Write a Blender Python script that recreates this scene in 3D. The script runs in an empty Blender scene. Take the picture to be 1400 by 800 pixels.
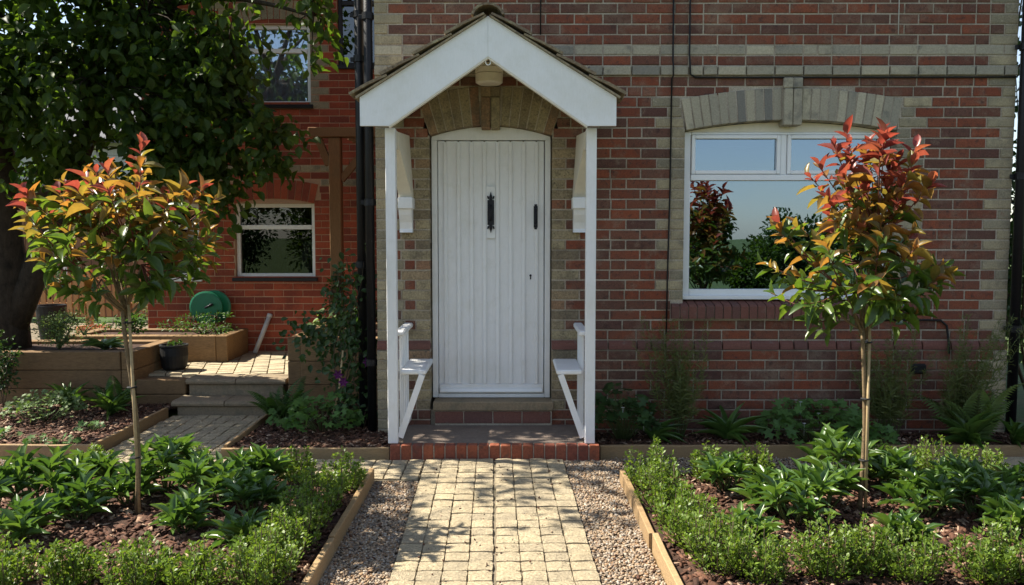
import bpy, math, random
import numpy as np
from mathutils import Vector, Matrix
R = math.radians
random.seed(11)
rng = np.random.default_rng(7)
SC = bpy.context.scene
COL = SC.collection

# ------------------------------------------------------------------ camera, sky, sun, exposure
FPX, CAMZ, PITCH = 1150.0, 1.65, math.atan(80 / 1150.0)
cam = bpy.data.cameras.new('camera')
cam.sensor_width = 36.0
cam.lens = 36.0 * FPX / 1400.0
cam.clip_start, cam.clip_end = 0.05, 2000
camo = bpy.data.objects.new('camera', cam)
COL.objects.link(camo)
camo.location = (0, 0, CAMZ)
camo.rotation_euler = (math.pi / 2 - PITCH, 0, 0)
SC.camera = camo

SUN = Vector((-0.60, 0.13, 0.79)).normalized()          # towards the sun
world = bpy.data.worlds.new('World'); SC.world = world; world.use_nodes = True
wn = world.node_tree.nodes; wl = world.node_tree.links
for n in list(wn): wn.remove(n)
sky = wn.new('ShaderNodeTexSky'); sky.sky_type = 'NISHITA'; sky.sun_disc = False
sky.sun_elevation = math.asin(SUN.z); sky.sun_rotation = math.atan2(SUN.x, SUN.y)
sky.air_density = 1.0; sky.dust_density = 0.4; sky.ozone_density = 1.5
bg = wn.new('ShaderNodeBackground'); bg.inputs['Strength'].default_value = 0.088
wo_ = wn.new('ShaderNodeOutputWorld')
hs = wn.new('ShaderNodeHueSaturation'); hs.inputs['Saturation'].default_value = 0.74      # sky colour desaturated to take the blue cast off the scene
wl.new(sky.outputs['Color'], hs.inputs['Color']); wl.new(hs.outputs['Color'], bg.inputs['Color']); wl.new(bg.outputs[0], wo_.inputs['Surface'])
sd = bpy.data.lights.new('sun', 'SUN'); sd.energy = 5.0; sd.angle = R(0.5); sd.color = (1.0, 0.93, 0.80)
so = bpy.data.objects.new('sun', sd); COL.objects.link(so)
so.rotation_euler = SUN.to_track_quat('Z', 'Y').to_euler(); so.location = (-8, 2, 12)
SC.view_settings.view_transform = 'Standard'; SC.view_settings.look = 'None'
SC.view_settings.exposure = 1.27; SC.view_settings.gamma = 1.0
SC.view_settings.use_curve_mapping = False

# ------------------------------------------------------------------ helpers
WO = {}
def worigin(o): return WO[o.name] if o is not None else Vector((0, 0, 0))

def add(name, mesh, mat=None, parent=None, origin=(0, 0, 0), mtx=None):
    """link a mesh whose vertices are relative to `origin` (world)"""
    o = bpy.data.objects.new(name, mesh)
    if mat is not None and len(mesh.materials) == 0: mesh.materials.append(mat)
    COL.objects.link(o)
    o.parent = parent
    og = Vector(origin)
    WO[o.name] = og
    loc = og - worigin(parent)
    if mtx is not None:
        o.matrix_basis = Matrix.Translation(loc) @ mtx
    else:
        o.location = loc
    return o

def tag(o, label=None, cat=None, group=None, kind=None):
    if label: o['label'] = label
    if cat: o['category'] = cat
    if group: o['group'] = group
    if kind: o['kind'] = kind
    return o

def thing(name, label, cat, loc, group=None):
    o = bpy.data.objects.new(name, None); COL.objects.link(o)
    o.empty_display_size = 0.1
    o.location = loc; WO[o.name] = Vector(loc)
    return tag(o, label, cat, group)

def spot(u, v, z=0.0):
    """point at height z that the survey photograph shows at (u, v)"""
    a = (u - 700) / FPX; b = (400 - v) / FPX
    d = Vector((a, math.cos(PITCH) + b * math.sin(PITCH), -math.sin(PITCH) + b * math.cos(PITCH)))
    t = (z - CAMZ) / d.z
    return Vector((d.x * t, d.y * t, z))

def fast_mesh(name, V, F, smooth=False, rnd=None):
    """V (n,3), F (m,k) uniform polygons"""
    me = bpy.data.meshes.new(name)
    V = np.asarray(V, dtype=np.float32); F = np.asarray(F, dtype=np.int32)
    m, k = F.shape
    me.vertices.add(len(V)); me.vertices.foreach_set('co', V.ravel())
    me.loops.add(m * k); me.loops.foreach_set('vertex_index', F.ravel())
    me.polygons.add(m)
    me.polygons.foreach_set('loop_start', np.arange(0, m * k, k, dtype=np.int32))
    me.polygons.foreach_set('loop_total', np.full(m, k, dtype=np.int32))
    if smooth: me.polygons.foreach_set('use_smooth', np.ones(m, dtype=bool))
    if rnd is not None:
        at = me.attributes.new('rnd', 'FLOAT', 'FACE')
        at.data.foreach_set('value', np.asarray(rnd, dtype=np.float32))
    me.update(calc_edges=True)
    return me

class MB:
    def __init__(s): s.v = []; s.f = []; s.r = []; s.sm = []
    def raw(s, vs, fs, r=None, sm=False):
        o = len(s.v); s.v += [tuple(q) for q in vs]
        if r is None: r = 0.0
        for q in fs: s.f.append(tuple(o + i for i in q)); s.r.append(r); s.sm.append(sm)
    def box(s, x0, x1, y0, y1, z0, z1, c=0.0, r=None, M=None):
        x0, x1 = min(x0, x1), max(x0, x1); y0, y1 = min(y0, y1), max(y0, y1); z0, z1 = min(z0, z1), max(z0, z1)
        c = min(c, (x1 - x0) * .3, (y1 - y0) * .3, (z1 - z0) * .3)
        if c <= 0:
            vs = [(x, y, z) for x in (x0, x1) for y in (y0, y1) for z in (z0, z1)]
            fs = [(0, 1, 3, 2), (4, 6, 7, 5), (0, 4, 5, 1), (2, 3, 7, 6), (0, 2, 6, 4), (1, 5, 7, 3)]
        else:
            X = (x0, x1); Y = (y0, y1); Z = (z0, z1); vs = []; idx = {}
            for i in (0, 1):
                for j in (0, 1):
                    for k in (0, 1):
                        sx, sy, sz = (1 - 2 * i) * c, (1 - 2 * j) * c, (1 - 2 * k) * c
                        for a, p in enumerate(((X[i], Y[j] + sy, Z[k] + sz), (X[i] + sx, Y[j], Z[k] + sz), (X[i] + sx, Y[j] + sy, Z[k]))):
                            idx[i, j, k, a] = len(vs); vs.append(p)
            fs = []
            g = lambda i, j, k, a: idx[i, j, k, a]
            fs += [(g(0,0,0,0), g(0,0,1,0), g(0,1,1,0), g(0,1,0,0)), (g(1,0,0,0), g(1,1,0,0), g(1,1,1,0), g(1,0,1,0))]
            fs += [(g(0,0,0,1), g(1,0,0,1), g(1,0,1,1), g(0,0,1,1)), (g(0,1,0,1), g(0,1,1,1), g(1,1,1,1), g(1,1,0,1))]
            fs += [(g(0,0,0,2), g(0,1,0,2), g(1,1,0,2), g(1,0,0,2)), (g(0,0,1,2), g(1,0,1,2), g(1,1,1,2), g(0,1,1,2))]
            for k in (0, 1):
                for j in (0, 1): fs.append((g(0,j,k,1), g(1,j,k,1), g(1,j,k,2), g(0,j,k,2)))
                for i in (0, 1): fs.append((g(i,0,k,0), g(i,1,k,0), g(i,1,k,2), g(i,0,k,2)))
            for i in (0, 1):
                for j in (0, 1): fs.append((g(i,j,0,0), g(i,j,1,0), g(i,j,1,1), g(i,j,0,1)))
            for i in (0, 1):
                for j in (0, 1):
                    for k in (0, 1): fs.append((g(i,j,k,0), g(i,j,k,1), g(i,j,k,2)))
        if M is not None: vs = [tuple(M @ Vector(q)) for q in vs]
        s.raw(vs, fs, r); return s
    def tube(s, pts, rad, n=8, cap=True, r=None):
        pts = [Vector(p) for p in pts]
        if not hasattr(rad, '__len__'): rad = [rad] * len(pts)
        vs = []; fs = []; pu = None
        for i, p in enumerate(pts):
            d = (pts[min(i + 1, len(pts) - 1)] - pts[max(i - 1, 0)])
            if d.length < 1e-9: d = Vector((0, 0, 1))
            d.normalize()
            u = pu if pu is not None else (Vector((1, 0, 0)) if abs(d.x) < .8 else Vector((0, 1, 0)))
            u = (u - d * u.dot(d))
            if u.length < 1e-6: u = d.orthogonal()
            u.normalize(); pu = u; w = d.cross(u)
            for k in range(n):
                a = 2 * math.pi * k / n
                vs.append(p + (u * math.cos(a) + w * math.sin(a)) * rad[i])
        for i in range(len(pts) - 1):
            for k in range(n):
                k2 = (k + 1) % n
                fs.append((i * n + k, i * n + k2, (i + 1) * n + k2, (i + 1) * n + k))
        if cap:
            fs.append(tuple(range(n - 1, -1, -1))); fs.append(tuple((len(pts) - 1) * n + k for k in range(n)))
        s.raw(vs, fs, r, True); return s
    def lathe(s, c, prof, n=20, axis='Z', r=None, M=None):
        vs = []; fs = []
        for (rr, h) in prof:
            for k in range(n):
                a = 2 * math.pi * k / n
                q = (rr * math.cos(a), rr * math.sin(a), h)
                if axis == 'Y': q = (rr * math.cos(a), h, rr * math.sin(a))
                if axis == 'X': q = (h, rr * math.cos(a), rr * math.sin(a))
                if M is not None: q = M @ Vector(q)
                vs.append((c[0] + q[0], c[1] + q[1], c[2] + q[2]))
        for i in range(len(prof) - 1):
            for k in range(n):
                k2 = (k + 1) % n
                fs.append((i * n + k, i * n + k2, (i + 1) * n + k2, (i + 1) * n + k))
        fs.append(tuple(range(n - 1, -1, -1))); fs.append(tuple((len(prof) - 1) * n + k for k in range(n)))
        s.raw(vs, fs, r, False); return s
    def prism(s, poly, y0, y1, r=None):
        """poly in (x,z), extruded along y"""
        n = len(poly)
        vs = [(x, y0, z) for x, z in poly] + [(x, y1, z) for x, z in poly]
        fs = [tuple(range(n)), tuple(range(2 * n - 1, n - 1, -1))]
        fs += [(i, i + n, (i + 1) % n + n, (i + 1) % n) for i in range(n)]
        s.raw(vs, fs, r); return s
    def mesh(s, name):
        me = bpy.data.meshes.new(name)
        me.from_pydata(s.v, [], s.f)
        if any(s.r):
            at = me.attributes.new('rnd', 'FLOAT', 'FACE'); at.data.foreach_set('value', np.array(s.r, dtype=np.float32))
        if any(s.sm): me.polygons.foreach_set('use_smooth', np.array(s.sm, dtype=bool))
        me.update(); return me
    def build(s, name, mat, parent=None, origin=None):
        """vertices are world coordinates; object origin put at `origin` (default: lowest centre)"""
        a = np.array(s.v)
        if origin is None: origin = ((a[:, 0].min() + a[:, 0].max()) / 2, (a[:, 1].min() + a[:, 1].max()) / 2, a[:, 2].min())
        a = a - np.array(origin); s.v = [tuple(q) for q in a]
        return add(name, s.mesh(name), mat, parent, origin)

# ------------------------------------------------------------------ materials
def ramp(nt, stops):
    cr = nt.nodes.new('ShaderNodeValToRGB'); e = cr.color_ramp.elements
    while len(e) < len(stops): e.new(0.5)
    for el, (p, c) in zip(e, stops): el.position = p; el.color = (*c, 1)
    return cr

def rand_value(nt):
    oi = nt.nodes.new('ShaderNodeObjectInfo'); at = nt.nodes.new('ShaderNodeAttribute'); at.attribute_name = 'rnd'
    a = nt.nodes.new('ShaderNodeMath'); a.operation = 'ADD'
    f = nt.nodes.new('ShaderNodeMath'); f.operation = 'FRACT'
    nt.links.new(oi.outputs['Random'], a.inputs[0]); nt.links.new(at.outputs['Fac'], a.inputs[1]); nt.links.new(a.outputs[0], f.inputs[0])
    return f

def noise(nt, scale, detail=4, rough=.6, vec=None):
    n = nt.nodes.new('ShaderNodeTexNoise'); n.inputs['Scale'].default_value = scale
    n.inputs['Detail'].default_value = detail; n.inputs['Roughness'].default_value = rough
    if vec is None:
        g = nt.nodes.new('ShaderNodeNewGeometry'); vec = g.outputs['Position']
    nt.links.new(vec, n.inputs['Vector']); return n

def mixc(nt, fac, a, b, mode='MIX'):
    m = nt.nodes.new('ShaderNodeMix'); m.data_type = 'RGBA'; m.blend_type = mode
    for s, v in ((m.inputs[0], fac), (m.inputs[6], a), (m.inputs[7], b)):
        if hasattr(v, 'is_linked') or hasattr(v, 'links'): nt.links.new(v, s)
        elif isinstance(v, (int, float)): s.default_value = v
        else: s.default_value = (*v, 1)
    return m.outputs[2]

def maprange(nt, v, a, b, c, d):
    m = nt.nodes.new('ShaderNodeMapRange')
    m.inputs[1].default_value = a; m.inputs[2].default_value = b; m.inputs[3].default_value = c; m.inputs[4].default_value = d
    nt.links.new(v, m.inputs[0]); return m.outputs[0]

def surf(name, stops, rough=.85, grain=None, blotch=None, stain=None, bump=None, stretch=None, spec=.3, stops2=None):
    """stops: ramp over the per-piece random value; grain=(scale,amount); blotch=(scale,colour,lo,hi); bump=(scale,strength)"""
    m = bpy.data.materials.new(name); m.use_nodes = True; nt = m.node_tree
    b = nt.nodes['Principled BSDF']; b.inputs['Roughness'].default_value = rough
    b.inputs['Specular IOR Level'].default_value = spec
    rv = rand_value(nt); cr = ramp(nt, stops); nt.links.new(rv.outputs[0], cr.inputs[0]); col = cr.outputs[0]
    vec = None
    if stretch:
        g = nt.nodes.new('ShaderNodeNewGeometry'); vm = nt.nodes.new('ShaderNodeVectorMath'); vm.operation = 'MULTIPLY'
        nt.links.new(g.outputs['Position'], vm.inputs[0]); vm.inputs[1].default_value = stretch; vec = vm.outputs[0]
    if blotch:
        for (sc, c, lo, hi) in (blotch if isinstance(blotch, list) else [blotch]):
            n = noise(nt, sc, 5, .65); f = maprange(nt, n.outputs[0], lo, hi, 0, 1); col = mixc(nt, f, col, c)
    if grain:
        n = noise(nt, grain[0], 5, .7, vec); f = maprange(nt, n.outputs[0], .3, .7, 1 - grain[1], 1 + grain[1] * .6)
        cmb = nt.nodes.new('ShaderNodeCombineColor')
        for i in range(3): nt.links.new(f, cmb.inputs[i])
        col = mixc(nt, 1.0, col, cmb.outputs[0], 'MULTIPLY')
    nt.links.new(col, b.inputs['Base Color'])
    if bump:
        n = noise(nt, bump[0], 6, .7, vec); bp = nt.nodes.new('ShaderNodeBump')
        bp.inputs['Strength'].default_value = bump[1]; bp.inputs['Distance'].default_value = .01
        nt.links.new(n.outputs[0], bp.inputs['Height']); nt.links.new(bp.outputs[0], b.inputs['Normal'])
    return m

def leafmat(name, stops, rough=.42, trans=.35, tcol=None, spec=.4, hue=None):
    m = bpy.data.materials.new(name); m.use_nodes = True; nt = m.node_tree
    b = nt.nodes['Principled BSDF']; b.inputs['Roughness'].default_value = rough; b.inputs['Specular IOR Level'].default_value = spec
    rv = rand_value(nt); cr = ramp(nt, stops); nt.links.new(rv.outputs[0], cr.inputs[0])
    n = noise(nt, 40, 3); f = maprange(nt, n.outputs[0], .3, .7, .8, 1.12)
    cmb = nt.nodes.new('ShaderNodeCombineColor')
    for i in range(3): nt.links.new(f, cmb.inputs[i])
    col = mixc(nt, 1.0, cr.outputs[0], cmb.outputs[0], 'MULTIPLY')
    nt.links.new(col, b.inputs['Base Color'])
    t = nt.nodes.new('ShaderNodeBsdfTranslucent')
    tc = mixc(nt, 1.0, col, tcol or (1.5, 1.5, .7), 'MULTIPLY')
    nt.links.new(tc, t.inputs['Color'])
    mx = nt.nodes.new('ShaderNodeMixShader'); mx.inputs[0].default_value = trans
    nt.links.new(b.outputs[0], mx.inputs[1]); nt.links.new(t.outputs[0], mx.inputs[2])
    nt.links.new(mx.outputs[0], nt.nodes['Material Output'].inputs['Surface'])
    return m

def glassmat(name, refl=.45, tint=.35, rc=(.95, .97, 1)):
    m = bpy.data.materials.new(name); m.use_nodes = True; nt = m.node_tree
    nt.nodes.remove(nt.nodes['Principled BSDF'])
    g = nt.nodes.new('ShaderNodeBsdfGlossy'); g.inputs['Roughness'].default_value = 0.004; g.inputs['Color'].default_value = (*rc, 1)
    nz = noise(nt, 1.6, 2); bp = nt.nodes.new('ShaderNodeBump'); bp.inputs['Strength'].default_value = .05; bp.inputs['Distance'].default_value = .02
    nt.links.new(nz.outputs[0], bp.inputs['Height']); nt.links.new(bp.outputs[0], g.inputs['Normal'])
    t = nt.nodes.new('ShaderNodeBsdfTransparent'); t.inputs['Color'].default_value = (tint, tint, tint, 1)
    mx = nt.nodes.new('ShaderNodeMixShader'); mx.inputs[0].default_value = refl
    nt.links.new(t.outputs[0], mx.inputs[1]); nt.links.new(g.outputs[0], mx.inputs[2])
    nt.links.new(mx.outputs[0], nt.nodes['Material Output'].inputs['Surface'])
    return m

M = {}
M['brick'] = surf('brick_red', [(0, (.17, .056, .034)), (.14, (.25, .068, .034)), (.28, (.13, .062, .045)), (.42, (.21, .075, .044)), (.56, (.28, .080, .040)), (.70, (.11, .052, .042)), (.85, (.19, .088, .060)), (1, (.23, .070, .038))],
                  .9, (110, .40), [(2.2, (.13, .080, .060), .46, .74), (3.1, (.27, .20, .145), .55, .82), (9, (.24, .17, .12), .56, .78), (17, (.08, .042, .034), .56, .72), (26, (.09, .045, .036), .55, .72), (75, (.34, .24, .18), .66, .80)], bump=(130, .6))
M['buff'] = surf('brick_buff', [(0, (.40, .335, .21)), (.3, (.35, .295, .19)), (.55, (.46, .38, .24)), (.8, (.27, .235, .165)), (1, (.38, .325, .215))],
                 .92, (90, .35), [(1.7, (.20, .175, .125), .44, .70), (5, (.17, .15, .11), .50, .75), (11, (.25, .15, .10), .62, .80), (30, (.42, .38, .28), .62, .75)], bump=(140, .35))
M['jamb'] = surf('brick_jamb', [(0, (.36, .30, .185)), (.2, (.29, .235, .15)), (.4, (.41, .34, .21)), (.6, (.21, .165, .11)), (.75, (.34, .28, .17)), (.9, (.26, .11, .065)), (1, (.38, .31, .19))],
                 .92, (70, .45), [(6, (.15, .12, .085), .48, .72), (30, (.10, .085, .065), .58, .72)], bump=(90, .9))
M['buffarch'] = surf('brick_arch_grey', [(0, (.44, .39, .28)), (.3, (.30, .275, .215)), (.5, (.42, .37, .27)), (.7, (.20, .19, .165)), (.85, (.38, .34, .25)), (1, (.46, .41, .30))],
                 .92, (80, .25), [(7, (.13, .125, .11), .55, .8)], bump=(140, .35))
M['mortar'] = surf('lime_mortar', [(0, (.44, .38, .30)), (1, (.44, .38, .30))], .95, (90, .35), [(3, (.22, .18, .14), .45, .75), (14, (.50, .45, .37), .58, .75)], bump=(220, .5))
M['brickdark'] = surf('brick_purple', [(0, (.17, .075, .06)), (.5, (.20, .082, .06)), (1, (.14, .07, .058))], .85, (80, .3), (12, (.22, .19, .16), .6, .8), bump=(150, .3))
M['brickstep'] = surf('brick_step', [(0, (.26, .075, .04)), (.5, (.32, .10, .05)), (.8, (.20, .06, .04)), (1, (.29, .09, .05))], .85, (60, .35), (14, (.10, .06, .045), .55, .75), bump=(120, .4))
M['brickorange'] = surf('brick_orange', [(0, (.33, .072, .036)), (.35, (.40, .09, .043)), (.65, (.26, .058, .032)), (.85, (.21, .055, .035)), (1, (.36, .085, .045))],
                        .9, (50, .2), [(3, (.19, .048, .03), .46, .72), (20, (.40, .16, .09), .60, .76)], bump=(120, .3))
M['mortar2'] = surf('mortar_pale', [(0, (.46, .29, .19)), (1, (.46, .29, .19))], .95, (60, .2))
M['white'] = surf('white_paint', [(0, (.80, .80, .80)), (1, (.80, .80, .80))], .45, (14, .04), [(9, (.70, .70, .67), .55, .85), (3, (.72, .71, .67), .5, .8), (70, (.48, .45, .38), .73, .78)], bump=(60, .35), stretch=(6, 6, 1), spec=.35)
M['cream'] = surf('cream_shaded_white_paint', [(0, (.74, .69, .58)), (1, (.74, .69, .58))], .55, (20, .06), (9, (.6, .55, .45), .58, .85), bump=(50, .08))  # white paint with warm shade put into the colour; also the lamp's cream
M['upvc'] = surf('upvc_white', [(0, (.80, .81, .81)), (1, (.80, .81, .81))], .3, (8, .03), spec=.5)
M['black'] = surf('black_paint', [(0, (.008, .008, .010)), (1, (.008, .008, .010))], .45, (40, .4), (30, (.22, .21, .20), .70, .77), bump=(90, .25), spec=.3)
M['iron'] = surf('black_iron', [(0, (.010, .010, .016)), (1, (.012, .012, .018))], .5, (60, .3), bump=(120, .2))
M['rubber'] = surf('black_rubber', [(0, (.012, .012, .012)), (1, (.012, .012, .012))], .6, (40, .3))
M['concrete'] = surf('concrete', [(0, (.20, .155, .125)), (1, (.20, .155, .125))], .9, (60, .22), [(5, (.14, .11, .09), .45, .75), (35, (.27, .23, .19), .6, .75)], bump=(110, .45))
M['stone'] = surf('step_stone', [(0, (.26, .20, .13)), (1, (.26, .20, .13))], .9, (60, .25), (9, (.15, .135, .095), .48, .75), bump=(110, .4))
M['sett'] = surf('sett_stone', [(0, (.46, .375, .24)), (.3, (.52, .425, .275)), (.6, (.41, .34, .23)), (.8, (.50, .41, .27)), (1, (.55, .45, .285))], .92, (70, .45),
                 [(9, (.33, .275, .19), .50, .75), (45, (.60, .51, .35), .60, .75), (85, (.16, .13, .09), .60, .68)], bump=(80, 1.6))
M['joint'] = surf('sett_joint_sand', [(0, (.20, .165, .115)), (1, (.20, .165, .115))], .95, (90, .4), (12, (.09, .09, .05), .5, .75), bump=(150, .6))
M['terr'] = surf('terrace_sett', [(0, (.40, .33, .22)), (.5, (.46, .38, .25)), (1, (.34, .29, .20))], .92, (45, .25), (9, (.22, .19, .14), .5, .8), bump=(55, .7))
M['gravel'] = surf('gravel_stone', [(0, (.26, .155, .08)), (.2, (.38, .28, .18)), (.4, (.14, .108, .082)), (.55, (.44, .37, .28)), (.7, (.27, .17, .10)), (.85, (.19, .155, .125)), (.95, (.47, .42, .35)), (1, (.20, .15, .10))], .8, (150, .2))
M['gravelbed'] = surf('gravel_base', [(0, (.11, .08, .055)), (1, (.11, .08, .055))], .95, (120, .5), bump=(160, .9))
M['bark'] = surf('bark_chip', [(0, (.075, .036, .022)), (.25, (.13, .058, .033)), (.5, (.05, .025, .017)), (.7, (.17, .082, .05)), (.82, (.09, .045, .028)), (.90, (.32, .20, .13)), (1, (.46, .33, .23))], .85, (90, .35), bump=(120, .5))
M['soil'] = surf('soil', [(0, (.055, .030, .020)), (1, (.055, .030, .020))], .95, (60, .5), (16, (.10, .05, .032), .5, .7), bump=(70, 1.0))
M['timber'] = surf('edging_timber', [(0, (.35, .225, .105)), (.5, (.31, .205, .105)), (1, (.38, .255, .13))], .8, (14, .25), (6, (.22, .16, .10), .55, .8), bump=(30, .35), stretch=(3, 3, 14))
M['sleeper'] = surf('sleeper_oak', [(0, (.24, .145, .065)), (.5, (.19, .115, .055)), (1, (.29, .18, .085))], .85, (9, .35), (5, (.14, .085, .045), .5, .75), bump=(22, .5), stretch=(2.5, 2.5, 16))
M['pergola'] = surf('pergola_wood', [(0, (.22, .115, .05)), (1, (.25, .13, .055))], .8, (14, .25), (6, (.22, .13, .06), .55, .8), bump=(30, .3), stretch=(12, 12, 2))
M['picket'] = surf('picket_wood', [(0, (.44, .24, .10)), (.5, (.38, .20, .085)), (1, (.5, .29, .13))], .8, (14, .25), bump=(30, .3), stretch=(12, 12, 2))
M['tile'] = surf('roof_tile', [(0, (.22, .165, .11)), (.5, (.26, .20, .13)), (1, (.17, .13, .095))], .95, (60, .4), [(14, (.36, .32, .20), .52, .66), (45, (.06, .055, .045), .58, .7)], bump=(60, .9))
M['verge'] = surf('verge_mortar', [(0, (.34, .28, .19)), (1, (.34, .28, .19))], .95, (40, .4), [(12, (.16, .13, .09), .5, .7)], bump=(50, 1.0))
M['cane'] = surf('cane', [(0, (.46, .34, .18)), (1, (.40, .29, .15))], .6, (25, .25), (18, (.28, .20, .11), .55, .75))
M['bark_stem'] = surf('young_bark', [(0, (.20, .14, .075)), (1, (.23, .16, .085))], .85, (60, .35), (16, (.12, .09, .05), .5, .75), bump=(80, .5))
M['bark_tree'] = surf('old_bark', [(0, (.045, .034, .024)), (1, (.045, .034, .024))], .95, (25, .5), (8, (.02, .016, .012), .5, .7), bump=(18, 1.0), stretch=(1, 1, .35))
M['twig'] = surf('red_twig', [(0, (.16, .045, .03)), (1, (.13, .05, .03))], .7, (60, .3))
M['twigbrown'] = surf('brown_twig', [(0, (.09, .065, .04)), (1, (.07, .05, .03))], .8, (60, .3))
M['stemgreen'] = surf('green_stem', [(0, (.10, .14, .04)), (1, (.08, .11, .035))], .6, (60, .2))
M['greenplastic'] = surf('green_plastic', [(0, (.008, .16, .075)), (1, (.008, .16, .075))], .4, (20, .12), spec=.5)
M['greypvc'] = surf('grey_pvc', [(0, (.55, .54, .52)), (1, (.55, .54, .52))], .5, (20, .12))
M['terracotta'] = surf('terracotta', [(0, (.42, .15, .07)), (1, (.42, .15, .07))], .85, (30, .25))
M['siding'] = surf('grey_siding', [(0, (.50, .50, .48)), (.5, (.56, .56, .54)), (1, (.45, .45, .44))], .7, (20, .12))
M['shedwood'] = surf('shed_wood', [(0, (.20, .12, .07)), (.5, (.25, .15, .085)), (1, (.16, .10, .06))], .85, (14, .3), stretch=(10, 10, 2))
M['slate'] = surf('slate', [(0, (.12, .12, .13)), (1, (.12, .12, .13))], .8, (20, .3))
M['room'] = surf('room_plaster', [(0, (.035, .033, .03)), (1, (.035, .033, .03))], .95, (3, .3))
M['blind'] = surf('blind_cloth', [(0, (.35, .33, .28)), (1, (.35, .33, .28))], .9, (10, .1))
M['bluepaint'] = surf('bluish_statue', [(0, (.35, .45, .5)), (1, (.35, .45, .5))], .6, (10, .2))
M['darkframe'] = surf('dark_frame', [(0, (.015, .012, .014)), (1, (.015, .012, .014))], .4, (20, .2))
M['grass'] = surf('lawn', [(0, (.06, .10, .025)), (1, (.06, .10, .025))], .95, (25, .5), (3, (.09, .085, .03), .5, .75), bump=(60, .8))
M['purple'] = leafmat('clematis_petal', [(0, (.09, .01, .10)), (1, (.13, .015, .12))], trans=.3, tcol=(1.2, .6, 1.2))
M['whiteflower'] = leafmat('white_petal', [(0, (.75, .75, .72)), (1, (.7, .7, .7))], trans=.2, tcol=(1, 1, 1))
M['tagplastic'] = surf('tag_plastic', [(0, (.8, .8, .8)), (1, (.8, .8, .8))], .4)
M['glass'] = glassmat('window_glass', .30, .3, (.62, .80, 1.0))
M['glass2'] = glassmat('window_glass_shaded', .06, .4)
M['glassup'] = glassmat('window_glass_upper', .3, .8, (.7, .85, 1.0))
M['skysheet'] = surf('sky_reflection_sheet', [(0, (.72, .76, .82)), (1, (.72, .76, .82))], .9, (10, .08), stretch=(14, 1, 1))  # pale blue sheet standing in for sky mirrored in the upper panes
M['glassdark'] = glassmat('window_glass_dark', .12, .25)
# leaves
M['l_green'] = leafmat('photinia_green', [(0, (.06, .115, .024)), (.4, (.085, .15, .03)), (.75, (.12, .175, .034)), (1, (.05, .10, .028))], .32, .45, (1.7, 1.6, .6), spec=.55)
M['l_bronze'] = leafmat('photinia_bronze', [(0, (.25, .15, .042)), (.25, (.19, .17, .042)), (.5, (.29, .14, .045)), (.75, (.165, .16, .042)), (1, (.24, .12, .045))], .34, .5, (1.7, 1.4, .7), spec=.5)
M['l_red'] = leafmat('photinia_red', [(0, (.25, .055, .045)), (.4, (.30, .085, .06)), (.75, (.17, .04, .042)), (1, (.31, .11, .06))], .32, .45, (1.6, 1.2, .9), spec=.55)
M['l_tree'] = leafmat('tree_leaf', [(0, (.032, .066, .012)), (.4, (.045, .085, .015)), (.8, (.075, .12, .023)), (1, (.038, .065, .015))], .5, .5, (1.8, 1.8, .6), spec=.3)
M['l_box'] = leafmat('box_leaf', [(0, (.095, .165, .024)), (.4, (.135, .21, .030)), (.7, (.19, .27, .045)), (1, (.065, .125, .020))], .45, .35, spec=.35)
M['l_clump'] = leafmat('clump_leaf', [(0, (.06, .125, .028)), (.4, (.085, .165, .034)), (.75, (.12, .20, .042)), (1, (.048, .10, .026))], .33, .28, spec=.55)
M['l_fern'] = leafmat('fern_leaf', [(0, (.05, .11, .022)), (.5, (.065, .14, .028)), (1, (.04, .09, .02))], .55, .35)
M['l_geran'] = leafmat('geranium_leaf', [(0, (.08, .17, .035)), (.5, (.10, .20, .045)), (1, (.065, .13, .03))], .5, .35)
M['l_dark'] = leafmat('shrub_leaf_dark', [(0, (.03, .07, .018)), (.5, (.045, .09, .022)), (1, (.025, .055, .016))], .45, .3)
M['l_pale'] = leafmat('pale_foliage', [(0, (.13, .20, .06)), (.5, (.16, .24, .075)), (1, (.10, .16, .045))], .55, .35)
M['l_feather'] = leafmat('feathery_leaf', [(0, (.12, .14, .04)), (.5, (.14, .17, .05)), (1, (.09, .11, .035))], .6, .3)
M['l_plum'] = leafmat('plum_leaf', [(0, (.16, .12, .11)), (.5, (.11, .06, .07)), (1, (.2, .17, .15))], .45, .25, (1.2, .9, .9))
M['l_hosta'] = leafmat('hosta_leaf', [(0, (.10, .17, .06)), (.5, (.14, .22, .08)), (1, (.08, .14, .05))], .4, .3)

# ------------------------------------------------------------------ foliage tools
def blade(profile, fold=.25, curl=.25, seg=5):
    """leaf along +x (0..1), |y|<=.5, midrib folded; quads (degenerate-free at tip via tiny width)"""
    ts = np.linspace(0, 1, seg); V = []
    for t in ts:
        w = max(profile(t), .012) * .5
        z = -curl * t * t
        V += [(t, -w, z + fold * w), (t, 0, z), (t, w, z + fold * w)]
    F = []
    for i in range(seg - 1):
        a = i * 3; F += [(a, a + 3, a + 4, a + 1), (a + 1, a + 4, a + 5, a + 2)]
    return np.array(V), np.array(F)
OVAL = blade(lambda t: math.sin(math.pi * min(1, t ** .85)) ** .8 if 0 < t < 1 else 0, .35, .18)
OVAL2 = blade(lambda t: math.sin(math.pi * min(1, t ** .95)) ** .85 if 0 < t < 1 else 0, .75, .34)
LANCE = blade(lambda t: math.sin(math.pi * t ** 1.25) ** .9 if 0 < t < 1 else 0, .4, .30)
STRAP = blade(lambda t: (min(1, t * 6 + .25)) * (1 - t ** 4) , .35, .55, 6)
SMALL = (np.array([(0, 0, 0), (.5, -.42, .06), (.55, 0, -.03), (1, 0, -.08), (.5, .42, .06)]), None)
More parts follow.
